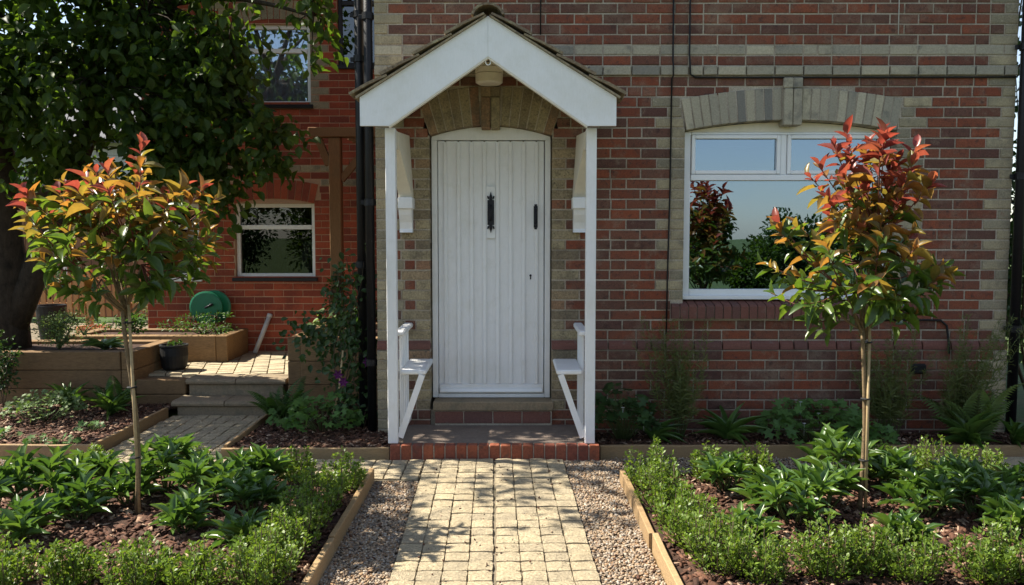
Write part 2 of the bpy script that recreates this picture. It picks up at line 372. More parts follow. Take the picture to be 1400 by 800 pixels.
SMALL = (np.array([(0, 0, 0), (.52, -.45, .10), (1, 0, -.06), (.52, .45, .10)]), np.array([(0, 1, 2, 3)]))
def lobed():
    V = [(0, 0, 0)]; n = 11; F = []
    for k in range(n):
        a = -2.5 + 5.0 * k / (n - 1); rr = (.62 if k % 2 == 0 else .36)
        V.append((.35 + rr * math.cos(a), rr * math.sin(a), .05 * (k % 2) - .05))
    V[0] = (.3, 0, -.04)
    F = [(0, k + 1, k + 2, k + 2) for k in range(n - 1)]
    V2 = [V[0]]; F2 = []
    for k in range(0, n - 1, 2):
        F2.append((0, k + 1, k + 2, k + 3))
    return np.array(V), np.array(F2)
LOBED = lobed()

def norm(a): return a / np.maximum(np.linalg.norm(a, axis=-1, keepdims=True), 1e-9)
def frames(d, up):
    x = norm(d); y = norm(np.cross(up, x)); z = np.cross(x, y); return x, y, z
def leaves_mesh(name, T, pos, d, up, L, W, smooth=False):
    V, F = T; n = len(pos)
    x, y, z = frames(d, up)
    L = np.asarray(L)[:, None, None]; W = np.asarray(W)[:, None, None]
    P = pos[:, None, :] + V[None, :, 0:1] * L * x[:, None, :] + V[None, :, 1:2] * W * y[:, None, :] + V[None, :, 2:3] * L * z[:, None, :]
    FF = (F[None] + (np.arange(n) * len(V))[:, None, None]).reshape(-1, F.shape[1])
    return fast_mesh(name, P.reshape(-1, 3), FF, smooth, np.repeat(rng.random(n), len(F)))
def foliage(name, T, pos, d, up, L, W, mat, parent, smooth=False):
    og = worigin(parent)
    me = leaves_mesh(name, T, pos - np.array(og), d, up, L, W, smooth)
    return tag(add(name, me, mat, parent, og), kind='stuff')
LEAFDATA = {}
def leaf_parts(T, key, mat, pos, d, up, L, W, parent, name='leaf'):
    k = (key, mat.name)
    if k not in LEAFDATA:
        LEAFDATA[k] = fast_mesh('leaf_' + key, T[0], T[1], True); LEAFDATA[k].materials.append(mat)
    x, y, z = frames(d, up); og = worigin(parent)
    for i in range(len(pos)):
        m = Matrix(((x[i][0] * L[i], y[i][0] * W[i], z[i][0] * L[i], 0), (x[i][1] * L[i], y[i][1] * W[i], z[i][1] * L[i], 0),
                    (x[i][2] * L[i], y[i][2] * W[i], z[i][2] * L[i], 0), (0, 0, 0, 1)))
        add(name, LEAFDATA[k], None, parent, tuple(pos[i]), m)
def rdirs(n): return norm(rng.normal(size=(n, 3)))

# ------------------------------------------------------------------ ground, beds, paths
def sheet(name, x0, x1, y0, y1, z, mat, kind='structure', nx=1, ny=1, amp=0):
    xs = np.linspace(x0, x1, nx + 1); ys = np.linspace(y0, y1, ny + 1)
    V = np.array([(x, y, z + (amp * rng.normal() if 0 < i < nx and 0 < j < ny else 0)) for j, y in enumerate(ys) for i, x in enumerate(xs)])
    F = np.array([(j * (nx + 1) + i, j * (nx + 1) + i + 1, (j + 1) * (nx + 1) + i + 1, (j + 1) * (nx + 1) + i) for j in range(ny) for i in range(nx)])
    return tag(add(name, fast_mesh(name, V, F, True), mat), kind=kind)

sheet('ground', -300, 300, -300, 300, -0.03, M['grass'])
BEDZ = .055
bed_fl = sheet('flower_bed', -7.0, -.945, 1.5, 5.47, BEDZ, M['soil'], nx=60, ny=40, amp=.008)
bed_fr = sheet('flower_bed', .765, 7.0, 1.5, 5.5, BEDZ, M['soil'], nx=60, ny=40, amp=.008)
bed_rl = sheet('flower_bed', -7.0, -3.12, 6.13, 7.8, BEDZ, M['soil'], nx=40, ny=20, amp=.008)
bed_rp = sheet('flower_bed', -2.10, -.90, 6.13, 7.75, BEDZ, M['soil'], nx=16, ny=16, amp=.006)
bed_rr = sheet('flower_bed', .645, 7.0, 6.13, 6.70, BEDZ, M['soil'], nx=60, ny=8, amp=.006)
grav = sheet('gravel_strip', -.945, .735, 1.0, 6.02, -.004, M['gravelbed'])
grav3 = sheet('gravel_strip', -7.0, -3.10, 5.47, 6.10, -.006, M['gravelbed'])
grav2 = sheet('gravel_strip', .735, 7.0, 5.5, 6.10, -.006, M['gravelbed'])

def stones(name, rects, dens, s0, s1, zb, mat, chip=False, excl=None, parent=None):
    P = []
    for (x0, x1, y0, y1) in rects:
        n = int((x1 - x0) * (y1 - y0) * dens)
        P.append(np.column_stack([rng.uniform(x0, x1, n), rng.uniform(y0, y1, n)]))
    P = np.vstack(P)
    if excl is not None: P = P[~excl(P)]
    n = len(P)
    if chip:
        T = np.array([(-.5, -.5, -.5), (.5, -.35, -.5), (.45, .5, -.5), (-.4, .4, -.5), (-.45, -.45, .5), (.4, -.4, .5), (.5, .42, .5), (-.5, .5, .5)])
        F = np.array([(3, 2, 1, 0), (4, 5, 6, 7), (0, 1, 5, 4), (1, 2, 6, 5), (2, 3, 7, 6), (3, 0, 4, 7)])
        sc = np.column_stack([rng.uniform(s0, s1, n), rng.uniform(s0, s1, n) * .5, rng.uniform(.004, .009, n)])
        tilt = .45
    else:
        ph = (1 + 5 ** .5) / 2
        T = norm(np.array([(-1, ph, 0), (1, ph, 0), (-1, -ph, 0), (1, -ph, 0), (0, -1, ph), (0, 1, ph), (0, -1, -ph), (0, 1, -ph), (ph, 0, -1), (ph, 0, 1), (-ph, 0, -1), (-ph, 0, 1)])) * .5
        F = np.array([(0, 11, 5), (0, 5, 1), (0, 1, 7), (0, 7, 10), (0, 10, 11), (1, 5, 9), (5, 11, 4), (11, 10, 2), (10, 7, 6), (7, 1, 8), (3, 9, 4), (3, 4, 2), (3, 2, 6), (3, 6, 8), (3, 8, 9), (4, 9, 5), (2, 4, 11), (6, 2, 10), (8, 6, 7), (9, 8, 1)])
        b = rng.uniform(s0, s1, n); sc = np.column_stack([b * rng.uniform(.8, 1.4, n), b * rng.uniform(.7, 1.1, n), b * rng.uniform(.5, .8, n)])
        tilt = .3
    a = rng.uniform(0, 2 * np.pi, n)
    up = norm(np.column_stack([rng.normal(0, tilt, n), rng.normal(0, tilt, n), np.ones(n)]))
    d = np.column_stack([np.cos(a), np.sin(a), np.zeros(n)])
    x, y, z = frames(d - up * (d * up).sum(1, keepdims=True), up)
    pos = np.column_stack([P, zb + rng.uniform(0, .014, n)])
    Q = pos[:, None, :] + T[None, :, 0:1] * (sc[:, 0, None, None] * x[:, None, :]) + T[None, :, 1:2] * (sc[:, 1, None, None] * y[:, None, :]) + T[None, :, 2:3] * (sc[:, 2, None, None] * z[:, None, :])
    FF = (F[None] + (np.arange(n) * len(T))[:, None, None]).reshape(-1, F.shape[1])
    me = fast_mesh(name, Q.reshape(-1, 3), FF, not chip, np.repeat(rng.random(n), len(F)))
    return tag(add(name, me, mat, parent), kind='stuff')

# main path of stone setts, very slightly askew to the house
PX0, PX1, PY0, PY1 = -.625, .368, 1.2, 5.985
def path_x(x, y): return x + (5.98 - y) * .022
jb = MB(); jb.raw([(path_x(PX0, PY0), PY0, .018), (path_x(PX1, PY0), PY0, .018), (path_x(PX1, PY1), PY1, .018), (path_x(PX0, PY1), PY1, .018),
                   (path_x(PX0, PY0), PY0, -.02), (path_x(PX1, PY0), PY0, -.02), (path_x(PX1, PY1), PY1, -.02), (path_x(PX0, PY1), PY1, -.02)],
                  [(0, 1, 2, 3), (0, 4, 5, 1), (1, 5, 6, 2), (2, 6, 7, 3), (3, 7, 4, 0)])
path = jb.build('path', M['joint'], origin=(0, 0, 0)); tag(path, kind='structure')

def sett_mesh(l, w, h=.03, n=4):
    """worn sett: cushioned, uneven top with rounded corners"""
    xs = np.linspace(-l / 2, l / 2, n); ys = np.linspace(-w / 2, w / 2, n); V = []
    for j, y in enumerate(ys):
        for i, x in enumerate(xs):
            e = (i in (0, n - 1)) + (j in (0, n - 1))
            k = .985 if e == 2 else 1
            V.append((x * k + random.uniform(-.002, .002), y * k + random.uniform(-.002, .002), h - .0025 * (e > 0) - .002 * (e == 2) + random.uniform(-.0022, .0022)))
    F = [(j * n + i, j * n + i + 1, (j + 1) * n + i + 1, (j + 1) * n + i) for j in range(n - 1) for i in range(n - 1)]
    ring = [i for i in range(n)] + [j * n + n - 1 for j in range(1, n)] + [(n - 1) * n + i for i in range(n - 2, -1, -1)] + [j * n for j in range(n - 2, 0, -1)]
    b = len(V)
    for q in ring: V.append((V[q][0] * 1.02, V[q][1] * 1.02, 0))
    for i in range(len(ring)):
        i2 = (i + 1) % len(ring); F.append((ring[i], b + i, b + i2, ring[i2]))
    me = bpy.data.meshes.new('sett'); me.from_pydata(V, [], F); me.update()
    me.materials.append(M['sett'])
    return me
colw = (PX1 - PX0 - .012) / 8
SETTS = {}
def get_sett(l, w):
    k = (round(l, 3), round(w, 3))
    if k not in SETTS: SETTS[k] = [sett_mesh(l, w) for _ in range(4)]
    return random.choice(SETTS[k])
y = PY1
lens = [.118, .118, .118, .118]
ri = 0
far_setts = MB()
while y > 2.75:
    dl = .118
    for c in range(8):
        xc = PX0 + colw * (c + .5) + (.012 if c >= 4 else 0)
        yc = y - dl / 2
        o = add('sett', get_sett(dl - .0045 - random.choice((0, .002, .004)), colw - .0055 - random.choice((0, .003))), None, path, (path_x(xc, yc) + random.uniform(-.002, .002), yc, .003 + random.uniform(-.003, .003)),
                Matrix.Rotation(math.pi / 2 + .022 + random.uniform(-.012, .012), 4, 'Z'))
    y -= dl
    ri += 1
    if ri % 4 == 0: y -= .006
path_end = y
tag(far_setts.box(path_x(PX0, 2) + .01, path_x(PX1, 2) - .01, 1.2, path_end - .01, .0, .030, .006).build('paving_slab', M['sett'], path), kind='stuff')

# side path: from the main path to the left, then up to the garden steps
sp = MB()
sp.box(-3.10, path_x(PX0, 5.7) - .006, 5.49, 5.985, -.02, .014); sp.box(-3.06, -2.13, 5.987, 7.49, -.02, .0135)
side = sp.build('side_path', M['joint'], origin=(0, 0, 0)); tag(side, kind='structure')
def lay(x0, x1, y0, y1, dx, dy, par, ztop=.0):
    nx = max(1, round((x1 - x0) / dx)); ny = max(1, round((y1 - y0) / dy)); dx = (x1 - x0) / nx; dy = (y1 - y0) / ny
    for j in range(ny):
        for i in range(nx):
            add('sett', get_sett(dx - .010, dy - .010), None, par, (x0 + (i + .5) * dx, y0 + (j + .5) * dy, ztop - .002 + random.uniform(-.003, .003)), Matrix.Rotation(random.uniform(-.015, .015), 4, 'Z'))
lay(-3.09, path_x(PX0, 5.7) - .008, 5.495, 5.98, .118, .121, side)
lay(-3.05, -2.14, 5.99, 7.47, .114, .118, side)

# gravel
def on_path(P):
    xx = P[:, 0] - (5.98 - P[:, 1]) * .022
    lat = (P[:, 1] > 5.47) & (P[:, 0] < PX0 + .02)
    return ((xx > PX0 - .004) & (xx < PX1 + .004)) | lat
stones('gravel', [(-.93, .72, 2.9, 6.0)], 12500, .010, .020, .002, M['gravel'], excl=on_path, parent=grav)
stones('gravel', [(.72, 4.3, 5.53, 6.08)], 6000, .011, .018, .0, M['gravel'], parent=grav2)
stones('gravel', [(-4.6, -3.12, 5.5, 6.08)], 6000, .011, .018, .0, M['gravel'], parent=grav3)
stones('stray_gravel', [(-.55, .36, 3.0, 5.95)], 34, .006, .012, .030, M['gravel'], parent=path)
stones('leaf_litter', [(-.58, .38, 3.0, 5.95)], 24, .006, .020, .029, M['bark'], True, parent=path)
stones('bark_crumbs', [(-.90, -.66, 3.0, 5.4), (.42, .70, 3.0, 5.4)], 70, .010, .03, .012, M['bark'], True, parent=grav)
# bark mulch
stones('bark_mulch', [(-4.6, -.98, 2.9, 5.46)], 1500, .02, .07, BEDZ, M['bark'], True, parent=bed_fl)
stones('bark_mulch', [(.80, 4.6, 2.9, 5.49)], 1500, .02, .07, BEDZ, M['bark'], True, parent=bed_fr)
stones('bark_mulch', [(-5.2, -3.14, 6.15, 7.78)], 1500, .02, .055, BEDZ, M['bark'], True, parent=bed_rl)
stones('bark_mulch', [(-2.08, -.92, 6.15, 7.74)], 1600, .02, .055, BEDZ, M['bark'], True, parent=bed_rp)
stones('bark_mulch', [(.66, 4.9, 6.15, 6.64)], 1500, .02, .055, BEDZ, M['bark'], True, parent=bed_rr)

# timber edging
def board(x0, x1, y0, y1, label, z1=.10):
    n = max(1, round(max(x1 - x0, y1 - y0) / .3)); m = MB()
    lx = (x1 - x0) > (y1 - y0)
    # slightly wavy top edge
    pts = []
    for i in range(n + 1):
        t = i / n; pts.append((t, z1 + random.uniform(-.004, .004), random.uniform(-.003, .003)))
    V = []; F = []
    for (t, zz, jx) in pts:
        if lx:
            x = x0 + t * (x1 - x0); V += [(x, y0 + jx, -.05), (x, y0 + jx, zz - .004), (x, y0 + jx + .004, zz), (x, y1 + jx - .004, zz), (x, y1 + jx, zz - .004), (x, y1 + jx, -.05)]
        else:
            yy = y0 + t * (y1 - y0); V += [(x1 + jx, yy, -.05), (x1 + jx, yy, zz - .004), (x1 + jx - .004, yy, zz), (x0 + jx + .004, yy, zz), (x0 + jx, yy, zz - .004), (x0 + jx, yy, -.05)]
    for i in range(n):
        a = i * 6
        for k in range(5): F.append((a + k, a + 6 + k, a + 7 + k, a + k + 1))
        F.append((a + 5, a + 11, a + 6, a))
    F.append(tuple(range(5, -1, -1))); F.append(tuple(n * 6 + k for k in range(6)))
    m.raw(V, F)
    o = m.build('edging_board', M['timber']); tag(o, label, 'edging board', 'timber edging boards of the flower beds'); return o
board(-.943, -.910, 4.22, 5.48, 'pale timber edging board between left front bed and gravel, far length by the porch')
board(-.940, -.907, 1.6, 4.21, 'pale timber edging board between left front bed and gravel, length farther from the porch')
board(.715, .748, 4.28, 5.47, 'pale timber edging board between right front bed and gravel, far length by the porch')
board(.728, .761, 1.6, 4.27, 'pale timber edging board between right front bed and gravel, length farther from the porch')
board(-6.5, -3.10, 6.10, 6.13, 'timber edging board in front of the mulched bed below the big tree')
board(-3.115, -3.085, 6.135, 7.46, 'timber edging board along side path beside the mulched bed, leading to the steps')
board(-2.13, -.900, 6.06, 6.09, 'short timber edging board in front of mulch beside porch plinth and downpipe', .085)
board(-2.125, -2.10, 6.095, 7.46, 'thin timber edging board beside side path and fern bed')
board(.652, 7.0, 6.10, 6.135, 'long timber edging board in front of the bed below the window', .095)

# right lateral paving seen beyond the bed
pv = MB()
for i in range(4): pv.box(3.32 + i * .45, 3.76 + i * .45, 5.56, 6.02, -.01, .035 , .006)
tag(pv.build('paving', M['sett'], origin=(0, 0, 0)), kind='structure')

# ------------------------------------------------------------------ main house
YW = 6.69; C = .080; ZB = 2.884
XL, XR = -1.082, 3.958
DX0, DX1, DZS, DZC = -.648, .312, 2.426, 2.507
WX0, WX1, WZ0, WZS, WZC = 1.368, 3.026, 1.12, 2.465, 2.545
house = thing('brick_house', 'old red brick house with buff brick quoins, white arched window and plank door', 'house', (1.4, 6.7, 0))
wall = MB()
wy0, wy1 = YW + .007, YW + .30
wall.box(XL + .006, DX0 - .006, wy0, wy1, -.05, DZS)
wall.box(DX1 + .006, WX0 - .006, wy0, wy1, -.05, WZS - .001)
wall.box(WX0 - .006, WX1 + .006, wy0, wy1, -.05, WZ0 - .14)
wall.box(WX1 + .006, XR - .006, wy0, wy1, -.05, WZS - .001)
wall.box(DX0 - .006, DX1 + .006, wy0, wy1, -.05, .24)
wall.box(XL + .006, DX0 - .05, wy0, wy1, DZS + .0, 2.70); wall.box(DX1 + .05, WX0 - .01, wy0, wy1, WZS, 2.70)
wall.box(DX1 + .05, DX1 + .052, wy0 + .01, wy1, DZS, WZS)
wall.box(WX1 + .01, XR - .006, wy0, wy1, WZS, 2.70)
wall.box(XL + .006, XR - .006, wy0, wy1, 2.70, 5.30)
wall.box(DX0 - .048, DX1 + .048, wy0 + .01, wy1, 2.53, 2.699); wall.box(WX0 - .009, WX1 + .009, wy0 + .01, wy1, 2.56, 2.699)
wall.box(XL + .006, DX0 - .006, YW - .021, wy0 - .0005, -.05, .722); wall.box(DX1 + .006, XR - .006, YW - .021, wy0 - .0005, -.05, .722)
front = wall.build('front_wall', M['mortar'], house, (1.4, 6.7, 0))
bk = MB()
bk.box(XL + .008, XL + .30, YW + .301, 11.5, -.05, 5.30); bk.box(XR - .30, XR - .008, YW + .301, 11.5, -.05, 5.30); bk.box(XL + .301, XR - .301, 11.2, 11.5, -.05, 5.30)
bk.build('rear_wall', M['brickdark'], house)
rf = MB(); rf.prism([(6.45, 5.20), (6.45, 5.30), (9.1, 7.35), (11.75, 5.30), (11.75, 5.20), (9.1, 7.25)], -1.3, 4.2)
rf.v = [(y, x, z) for (x, y, z) in rf.v]
rf.build('roof', M['slate'], house)

BM = {}
def brick_mesh(l, h, dep, kind, cham_top=0):
    k = (round(l, 3), round(h, 3), round(dep, 2), kind, cham_top)
    if k not in BM:
        BM[k] = []
        for _ in range(3):
            c = .0045; j = lambda: random.uniform(-.0018, .0018)
            fr = [(c + j(), j() * .6, c + j()), (l - c + j(), j() * .6, c + j()), (l - c + j(), cham_top + j() * .6, h - c + j()), (c + j(), cham_top + j() * .6, h - c + j())]
            if cham_top:
                fr = [(c, 0, c), (l - c, 0, c), (l - c, cham_top, h - c), (c, cham_top, h - c)]
            o_ = [(0, c, 0), (l, c, 0), (l, c + cham_top, h), (0, c + cham_top, h)]
            bk_ = [(0, dep, 0), (l, dep, 0), (l, dep, h), (0, dep, h)]
            V = fr + o_ + bk_
            F = [(0, 1, 2, 3)] + [(i, i + 4, (i + 1) % 4 + 4, (i + 1) % 4) for i in range(4)] + [(i + 4, i + 8, (i + 1) % 4 + 8, (i + 1) % 4 + 4) for i in range(4)]
            if cham_top:   # rounded nose
                V = [(0, 0, 0), (l, 0, 0), (l, 0, h * .35), (0, 0, h * .35), (l, cham_top * .25, h * .7), (0, cham_top * .25, h * .7), (l, cham_top, h), (0, cham_top, h), (0, dep, 0), (l, dep, 0), (l, dep, h), (0, dep, h)]
                F = [(0, 1, 2, 3), (3, 2, 4, 5), (5, 4, 6, 7), (7, 6, 10, 11), (0, 8, 9, 1), (0, 3, 5, 7, 11, 8), (1, 9, 10, 6, 4, 2)]
            me = bpy.data.meshes.new('brick'); me.from_pydata(V, [], F); me.update(); me.materials.append(M[kind]); BM[k].append(me)
    return random.choice(BM[k])
J = .0115
bricks = []   # (x0,x1,z0,ybase,type,depth,cham)
def fill(x0, x1, par):
    Lh = x1 - x0; n = max(1, round(Lh / .1125)); hw = Lh / n; out = []; x = x0; i = 0
    if par and n > 1: out.append((x, x + hw)); x += hw; i = 1
    while i < n:
        k = 2 if i + 2 <= n else 1
        if k == 2 and random.random() < .07:
            out += [(x, x + hw), (x + hw, x + 2 * hw)]; x += 2 * hw; i += 2; continue
        out.append((x, x + k * hw)); x += k * hw; i += k
    return out
KMIN, KMAX = -36, 30
for k in range(KMIN, KMAX):
    z0 = ZB + k * C; z1 = z0 + C; zm = (z0 + z1) / 2; par = k % 2
    ivs = [[XL, XR, 'corner', 'corner']]
    def cut(a, b, tag_):
        global ivs
        out = []
        for (p, q, tl, tr) in ivs:
            if b <= p or a >= q: out.append([p, q, tl, tr]); continue
            if a - p > .02: out.append([p, a, tl, tag_])
            if q - b > .02: out.append([b, q, tag_, tr])
        ivs = out
    if zm > .28 and zm < DZS: cut(DX0, DX1, 'jamb')
    elif zm <= .28 and zm > 0: cut(DX0, DX1, 'plain')
    elif DZS <= zm < 2.81:
        r0 = 1.463; zc = DZC - r0; re = r0 + .298; ang = math.asin(.48 / r0); ze = zc + math.cos(ang) * re
        hw = .48 + (zm - DZS) * math.tan(ang) if zm < ze else math.sqrt(max(0, re * re - (zm - zc) ** 2))
        if hw > .02: cut(-.168 - hw - .004, -.168 + hw + .004, 'plain')
    if WZ0 <= zm < WZS: cut(WX0, WX1, 'quoin')
    elif .98 <= zm < WZ0: cut(1.268, 3.115, 'plain')
    elif WZS <= zm < 2.80:
        r0 = 4.30; zc = WZC - r0; re = r0 + .245
        hw = .829 + (zm - WZS) * .196 if zm < 2.705 else math.sqrt(max(0, re * re - (zm - zc) ** 2))
        if hw > .02: cut(2.197 - hw - .004, 2.197 + hw + .004, 'quoin' if zm < 2.70 else 'plain')
    yb = YW; typ = 'brick'; cham = 0
    if k == 0: yb = YW - .022
    if k <= -27: yb = YW - .03
    if k == -27: cham = .027
    for (p, q, tl, tr) in ivs:
        if k in (0, 2):
            for (a, b) in fill(p, q, par): bricks.append((a, b, z0, yb, 'band', .10, 0))
            continue
        la = {'corner': (.1125, .225)[par], 'jamb': (.225, .1125)[par], 'quoin': (.1125, .225)[par], 'plain': 0}
        ll = la[tl]; lr = la[tr]
        if tl == 'corner' and tr == 'jamb': lr = (.235, .12)[par]
        if k == -27 or (k < -27 and False): ll = lr = 0
        if ll: bricks.append((p, p + ll, z0, yb, 'jamb' if tl == 'jamb' else 'quoin', .20, 0))
        if lr: bricks.append((q - lr, q, z0, yb, 'jamb' if tr == 'jamb' else 'quoin', .20, 0))
        if q - lr - p - ll > .03:
            for (a, b) in fill(p + ll, q - lr, par if tl == 'plain' else 0): bricks.append((a, b, z0, yb, 'plinth' if cham else 'brick', .10, cham))
NAMES = {'brick': 'brick', 'quoin': 'quoin_brick', 'band': 'band_brick', 'plinth': 'plinth_brick', 'jamb': 'jamb_brick'}
MATS = {'brick': 'brick', 'quoin': 'buff', 'band': 'buffarch', 'plinth': 'brickdark', 'jamb': 'jamb'}
single = {t: [] for t in NAMES}; rest = {t: [] for t in NAMES}
for b in bricks:
    cx = (b[0] + b[1]) / 2; cz = b[2]
    inview = cz < 3.46 and cz > .10
    hid = b[4] == 'brick' and cx < .60 and cz < 2.9
    (single if inview and not hid else rest)[b[4]].append(b)
ctr = lambda b: math.hypot((b[0] + b[1]) / 2 - 2.0, (b[2] - 2.0) * 1.3)
for t in NAMES:
    L_ = sorted(single[t], key=ctr)
    if len(L_) > 300: rest[t] += L_[300:]; L_ = L_[:300]
    for (a, b, z0, yb, tt, dep, cham) in L_:
        add(NAMES[t], brick_mesh(b - a - J, C - J, dep, MATS[t], cham), None, front, (a + J / 2, yb + random.uniform(-.0025, .0025), z0 + J / 2 + random.uniform(-.0012, .0012)),
            Matrix.Rotation(random.uniform(-.006, .006), 4, 'Y'))
    if rest[t]:
        mb = MB()
        for (a, b, z0, yb, tt, dep, cham) in rest[t]:
            me = brick_mesh(b - a - J, C - J, dep, MATS[t], cham)
            dy = random.uniform(-.0025, .0025)
            mb.raw([(v.co.x + a + J / 2, v.co.y + yb + dy, v.co.z + z0 + J / 2) for v in me.vertices], [tuple(p.vertices) for p in me.polygons], random.random())
        tag(mb.build(NAMES[t], M[MATS[t]], front), kind='stuff')

def arch(cx, zcrown, r0, halfang, hgt, n, keyhw, mat, y0, dep, parent, keyz, keytop, name='voussoir'):
    zc = zcrown - r0; ka = keyhw / r0
    for sgn in (-1, 1):
        for i in range(n):
            a0 = ka + (halfang - ka) * i / n; a1 = ka + (halfang - ka) * (i + 1) / n; g = .0045 / r0
            P_ = []
            for (aa, rr) in ((a0 + g, r0), (a1 - g, r0), (a1 - g * .9, r0 + hgt), (a0 + g * .9, r0 + hgt)):
                P_.append((cx + sgn * math.sin(aa) * rr, zc + math.cos(aa) * rr))
            if sgn < 0: P_ = P_[::-1]
            ctr_ = (sum(p[0] for p in P_) / 4, sum(p[1] for p in P_) / 4); dy = random.uniform(-.003, .003)
            V = [(ctr_[0] + (p[0] - ctr_[0]) * .93, y0 + dy, ctr_[1] + (p[1] - ctr_[1]) * .975) for p in P_] + [(p[0], y0 + .005 + dy, p[1]) for p in P_] + [(p[0], y0 + dep, p[1]) for p in P_]
            F = [(0, 1, 2, 3)] + [(j, j + 4, (j + 1) % 4 + 4, (j + 1) % 4) for j in range(4)] + [(j + 4, j + 8, (j + 1) % 4 + 8, (j + 1) % 4 + 4) for j in range(4)]
            mb = MB(); mb.raw(V, F); mb.build(name, mat, parent)
    for (xa, xb) in ((cx - keyhw + .004, cx - .003), (cx + .003, cx + keyhw - .004)):
        mb = MB(); mb.box(xa, xb, y0 - .035, y0 + .1, keyz, keytop - .085, .005); mb.build('keystone', mat, parent)
        mb = MB(); mb.box(xa - .003, xb + .003, y0 - .028, y0 + .1, keytop - .08, keytop, .005); mb.build('keystone', mat, parent)
winarch = MB(); winarch.prism([(2.197 + math.sin(a) * (4.30 + s_), WZC - 4.30 + math.cos(a) * (4.30 + s_)) for (a, s_) in [(x, .004) for x in np.linspace(-.193, .193, 13)] + [(x, .243) for x in np.linspace(.193, -.193, 13)]], YW + .0015, YW + .11)
wa = winarch.build('window_arch', M['mortar'], house)
arch(2.197, WZC, 4.30, .1934, .245, 11, .075, M['buffarch'], YW - .004, .12, wa, 2.50, 2.868)
dooarch = MB(); dooarch.prism([(-.168 + math.sin(a) * (1.463 + s_), DZC - 1.463 + math.cos(a) * (1.463 + s_)) for (a, s_) in [(x, .004) for x in np.linspace(-.334, .334, 13)] + [(x, .296) for x in np.linspace(.334, -.334, 13)]], YW + .0015, YW + .11)
da = dooarch.build('door_arch', M['mortar'], house)
arch(-.168, DZC, 1.463, .3343, .298, 6, .077, M['jamb'], YW - .004, .12, da, 2.475, 2.80)

# window: frame, lights, head panel
win = MB(); FY0, FY1 = YW + .10, YW + .165
win.box(WX0 + .002, WX0 + .062, FY0, FY1, WZ0 + .003, WZS - .005, .004); win.box(WX1 - .062, WX1 - .002, FY0, FY1, WZ0 + .003, WZS - .005, .004)
win.box(WX0 + .063, WX1 - .063, FY0, FY1, WZ0 + .003, WZ0 + .085, .004); win.box(WX0 + .063, WX1 - .063, FY0 + .001, FY1, 2.441, WZS - .005, .004)
wf = win.build('window', M['upvc'], house)
tag(wf, 'white plastic casement window with transom lights')
def wpart(name, *bx, mat='upvc', par=None, c=.004):
    m = MB()
    for q in bx: m.box(*q, c)
    return m.build(name, M[mat], par or wf)
wpart('transom', (WX0 + .063, WX1 - .063, FY0 - .012, FY1, 2.077, 2.125))
wpart('mullion', (2.148, 2.196, FY0 - .003, FY1, 2.126, 2.440))
def frame_rect(name, x0, x1, z0, z1, w, y0, y1, par, mat='upvc'):
    return wpart(name, (x0, x0 + w, y0, y1, z0, z1), (x1 - w, x1, y0, y1, z0, z1), (x0 + w + .001, x1 - w - .001, y0, y1, z0, z0 + w), (x0 + w + .001, x1 - w - .001, y0, y1, z1 - w, z1), par=par, mat=mat)
frame_rect('casement_frame', WX0 + .066, 2.145, 2.128, 2.438, .030, FY0 - .016, FY1 - .01, wf)
frame_rect('casement_frame', 2.199, WX1 - .066, 2.128, 2.438, .030, FY0 - .016, FY1 - .01, wf)
m = MB(); m.box(WX0 + .096, 2.115, FY0 + .02, FY0 + .026, 2.158, 2.408); m.build('pane', M['glass'], wf)
m = MB(); m.box(2.229, WX1 - .096, FY0 + .02, FY0 + .026, 2.158, 2.408); m.build('pane', M['glass'], wf)
m = MB(); m.box(WX0 + .060, WX1 - .060, FY0 + .03, FY0 + .036, WZ0 + .082, 2.079); m.build('pane', M['glass'], wf)
hp = [(2.197 + math.sin(a) * 4.296, WZC - 4.30 + math.cos(a) * 4.296) for a in np.linspace(-.192, .192, 15)]
m = MB(); m.prism([(WX1 - .003, WZS - .004), (WX0 + .003, WZS - .004)] + [(min(max(x, WX0 + .003), WX1 - .003), z) for x, z in hp], FY0 + .012, FY1); m.build('head_panel', M['cream'], wf)
wpart('cill', (WX0 - .0, WX1 + .0, FY0 - .045, FY0 - .002, WZ0 + .004, WZ0 + .036))
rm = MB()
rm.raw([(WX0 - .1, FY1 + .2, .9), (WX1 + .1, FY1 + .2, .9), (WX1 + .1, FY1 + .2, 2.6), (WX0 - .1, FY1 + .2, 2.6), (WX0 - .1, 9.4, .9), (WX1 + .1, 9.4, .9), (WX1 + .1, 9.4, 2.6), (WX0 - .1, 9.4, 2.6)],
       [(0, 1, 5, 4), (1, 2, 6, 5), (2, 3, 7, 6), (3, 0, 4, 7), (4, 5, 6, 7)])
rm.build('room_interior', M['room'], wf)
# brick-on-edge sill, sloping
sl = MB(); sl.box(1.272, 3.111, YW - .035, YW + .10, .985, 1.075)
sill = sl.build('window_sill', M['mortar'], house)
n = 27
for i in range(n):
    x0 = 1.268 + (3.115 - 1.268) * i / n; x1 = x0 + (3.115 - 1.268) / n - .008; dy = random.uniform(-.003, .003)
    m = MB(); m.raw([(x0, YW - .05 + dy, .98), (x1, YW - .05 + dy, .98), (x1, YW + .1, .98), (x0, YW + .1, .98), (x0, YW - .05 + dy, 1.075), (x1, YW - .05 + dy, 1.075), (x1, YW - .03 + dy, 1.09), (x0, YW - .03 + dy, 1.09), (x1, YW + .12, 1.118), (x0, YW + .12, 1.118)],
                    [(0, 3, 2, 1), (0, 1, 5, 4), (4, 5, 6, 7), (7, 6, 8, 9), (1, 2, 8, 6, 5), (0, 4, 7, 9, 3)]); m.build('sill_brick', M['brickdark'], sill)

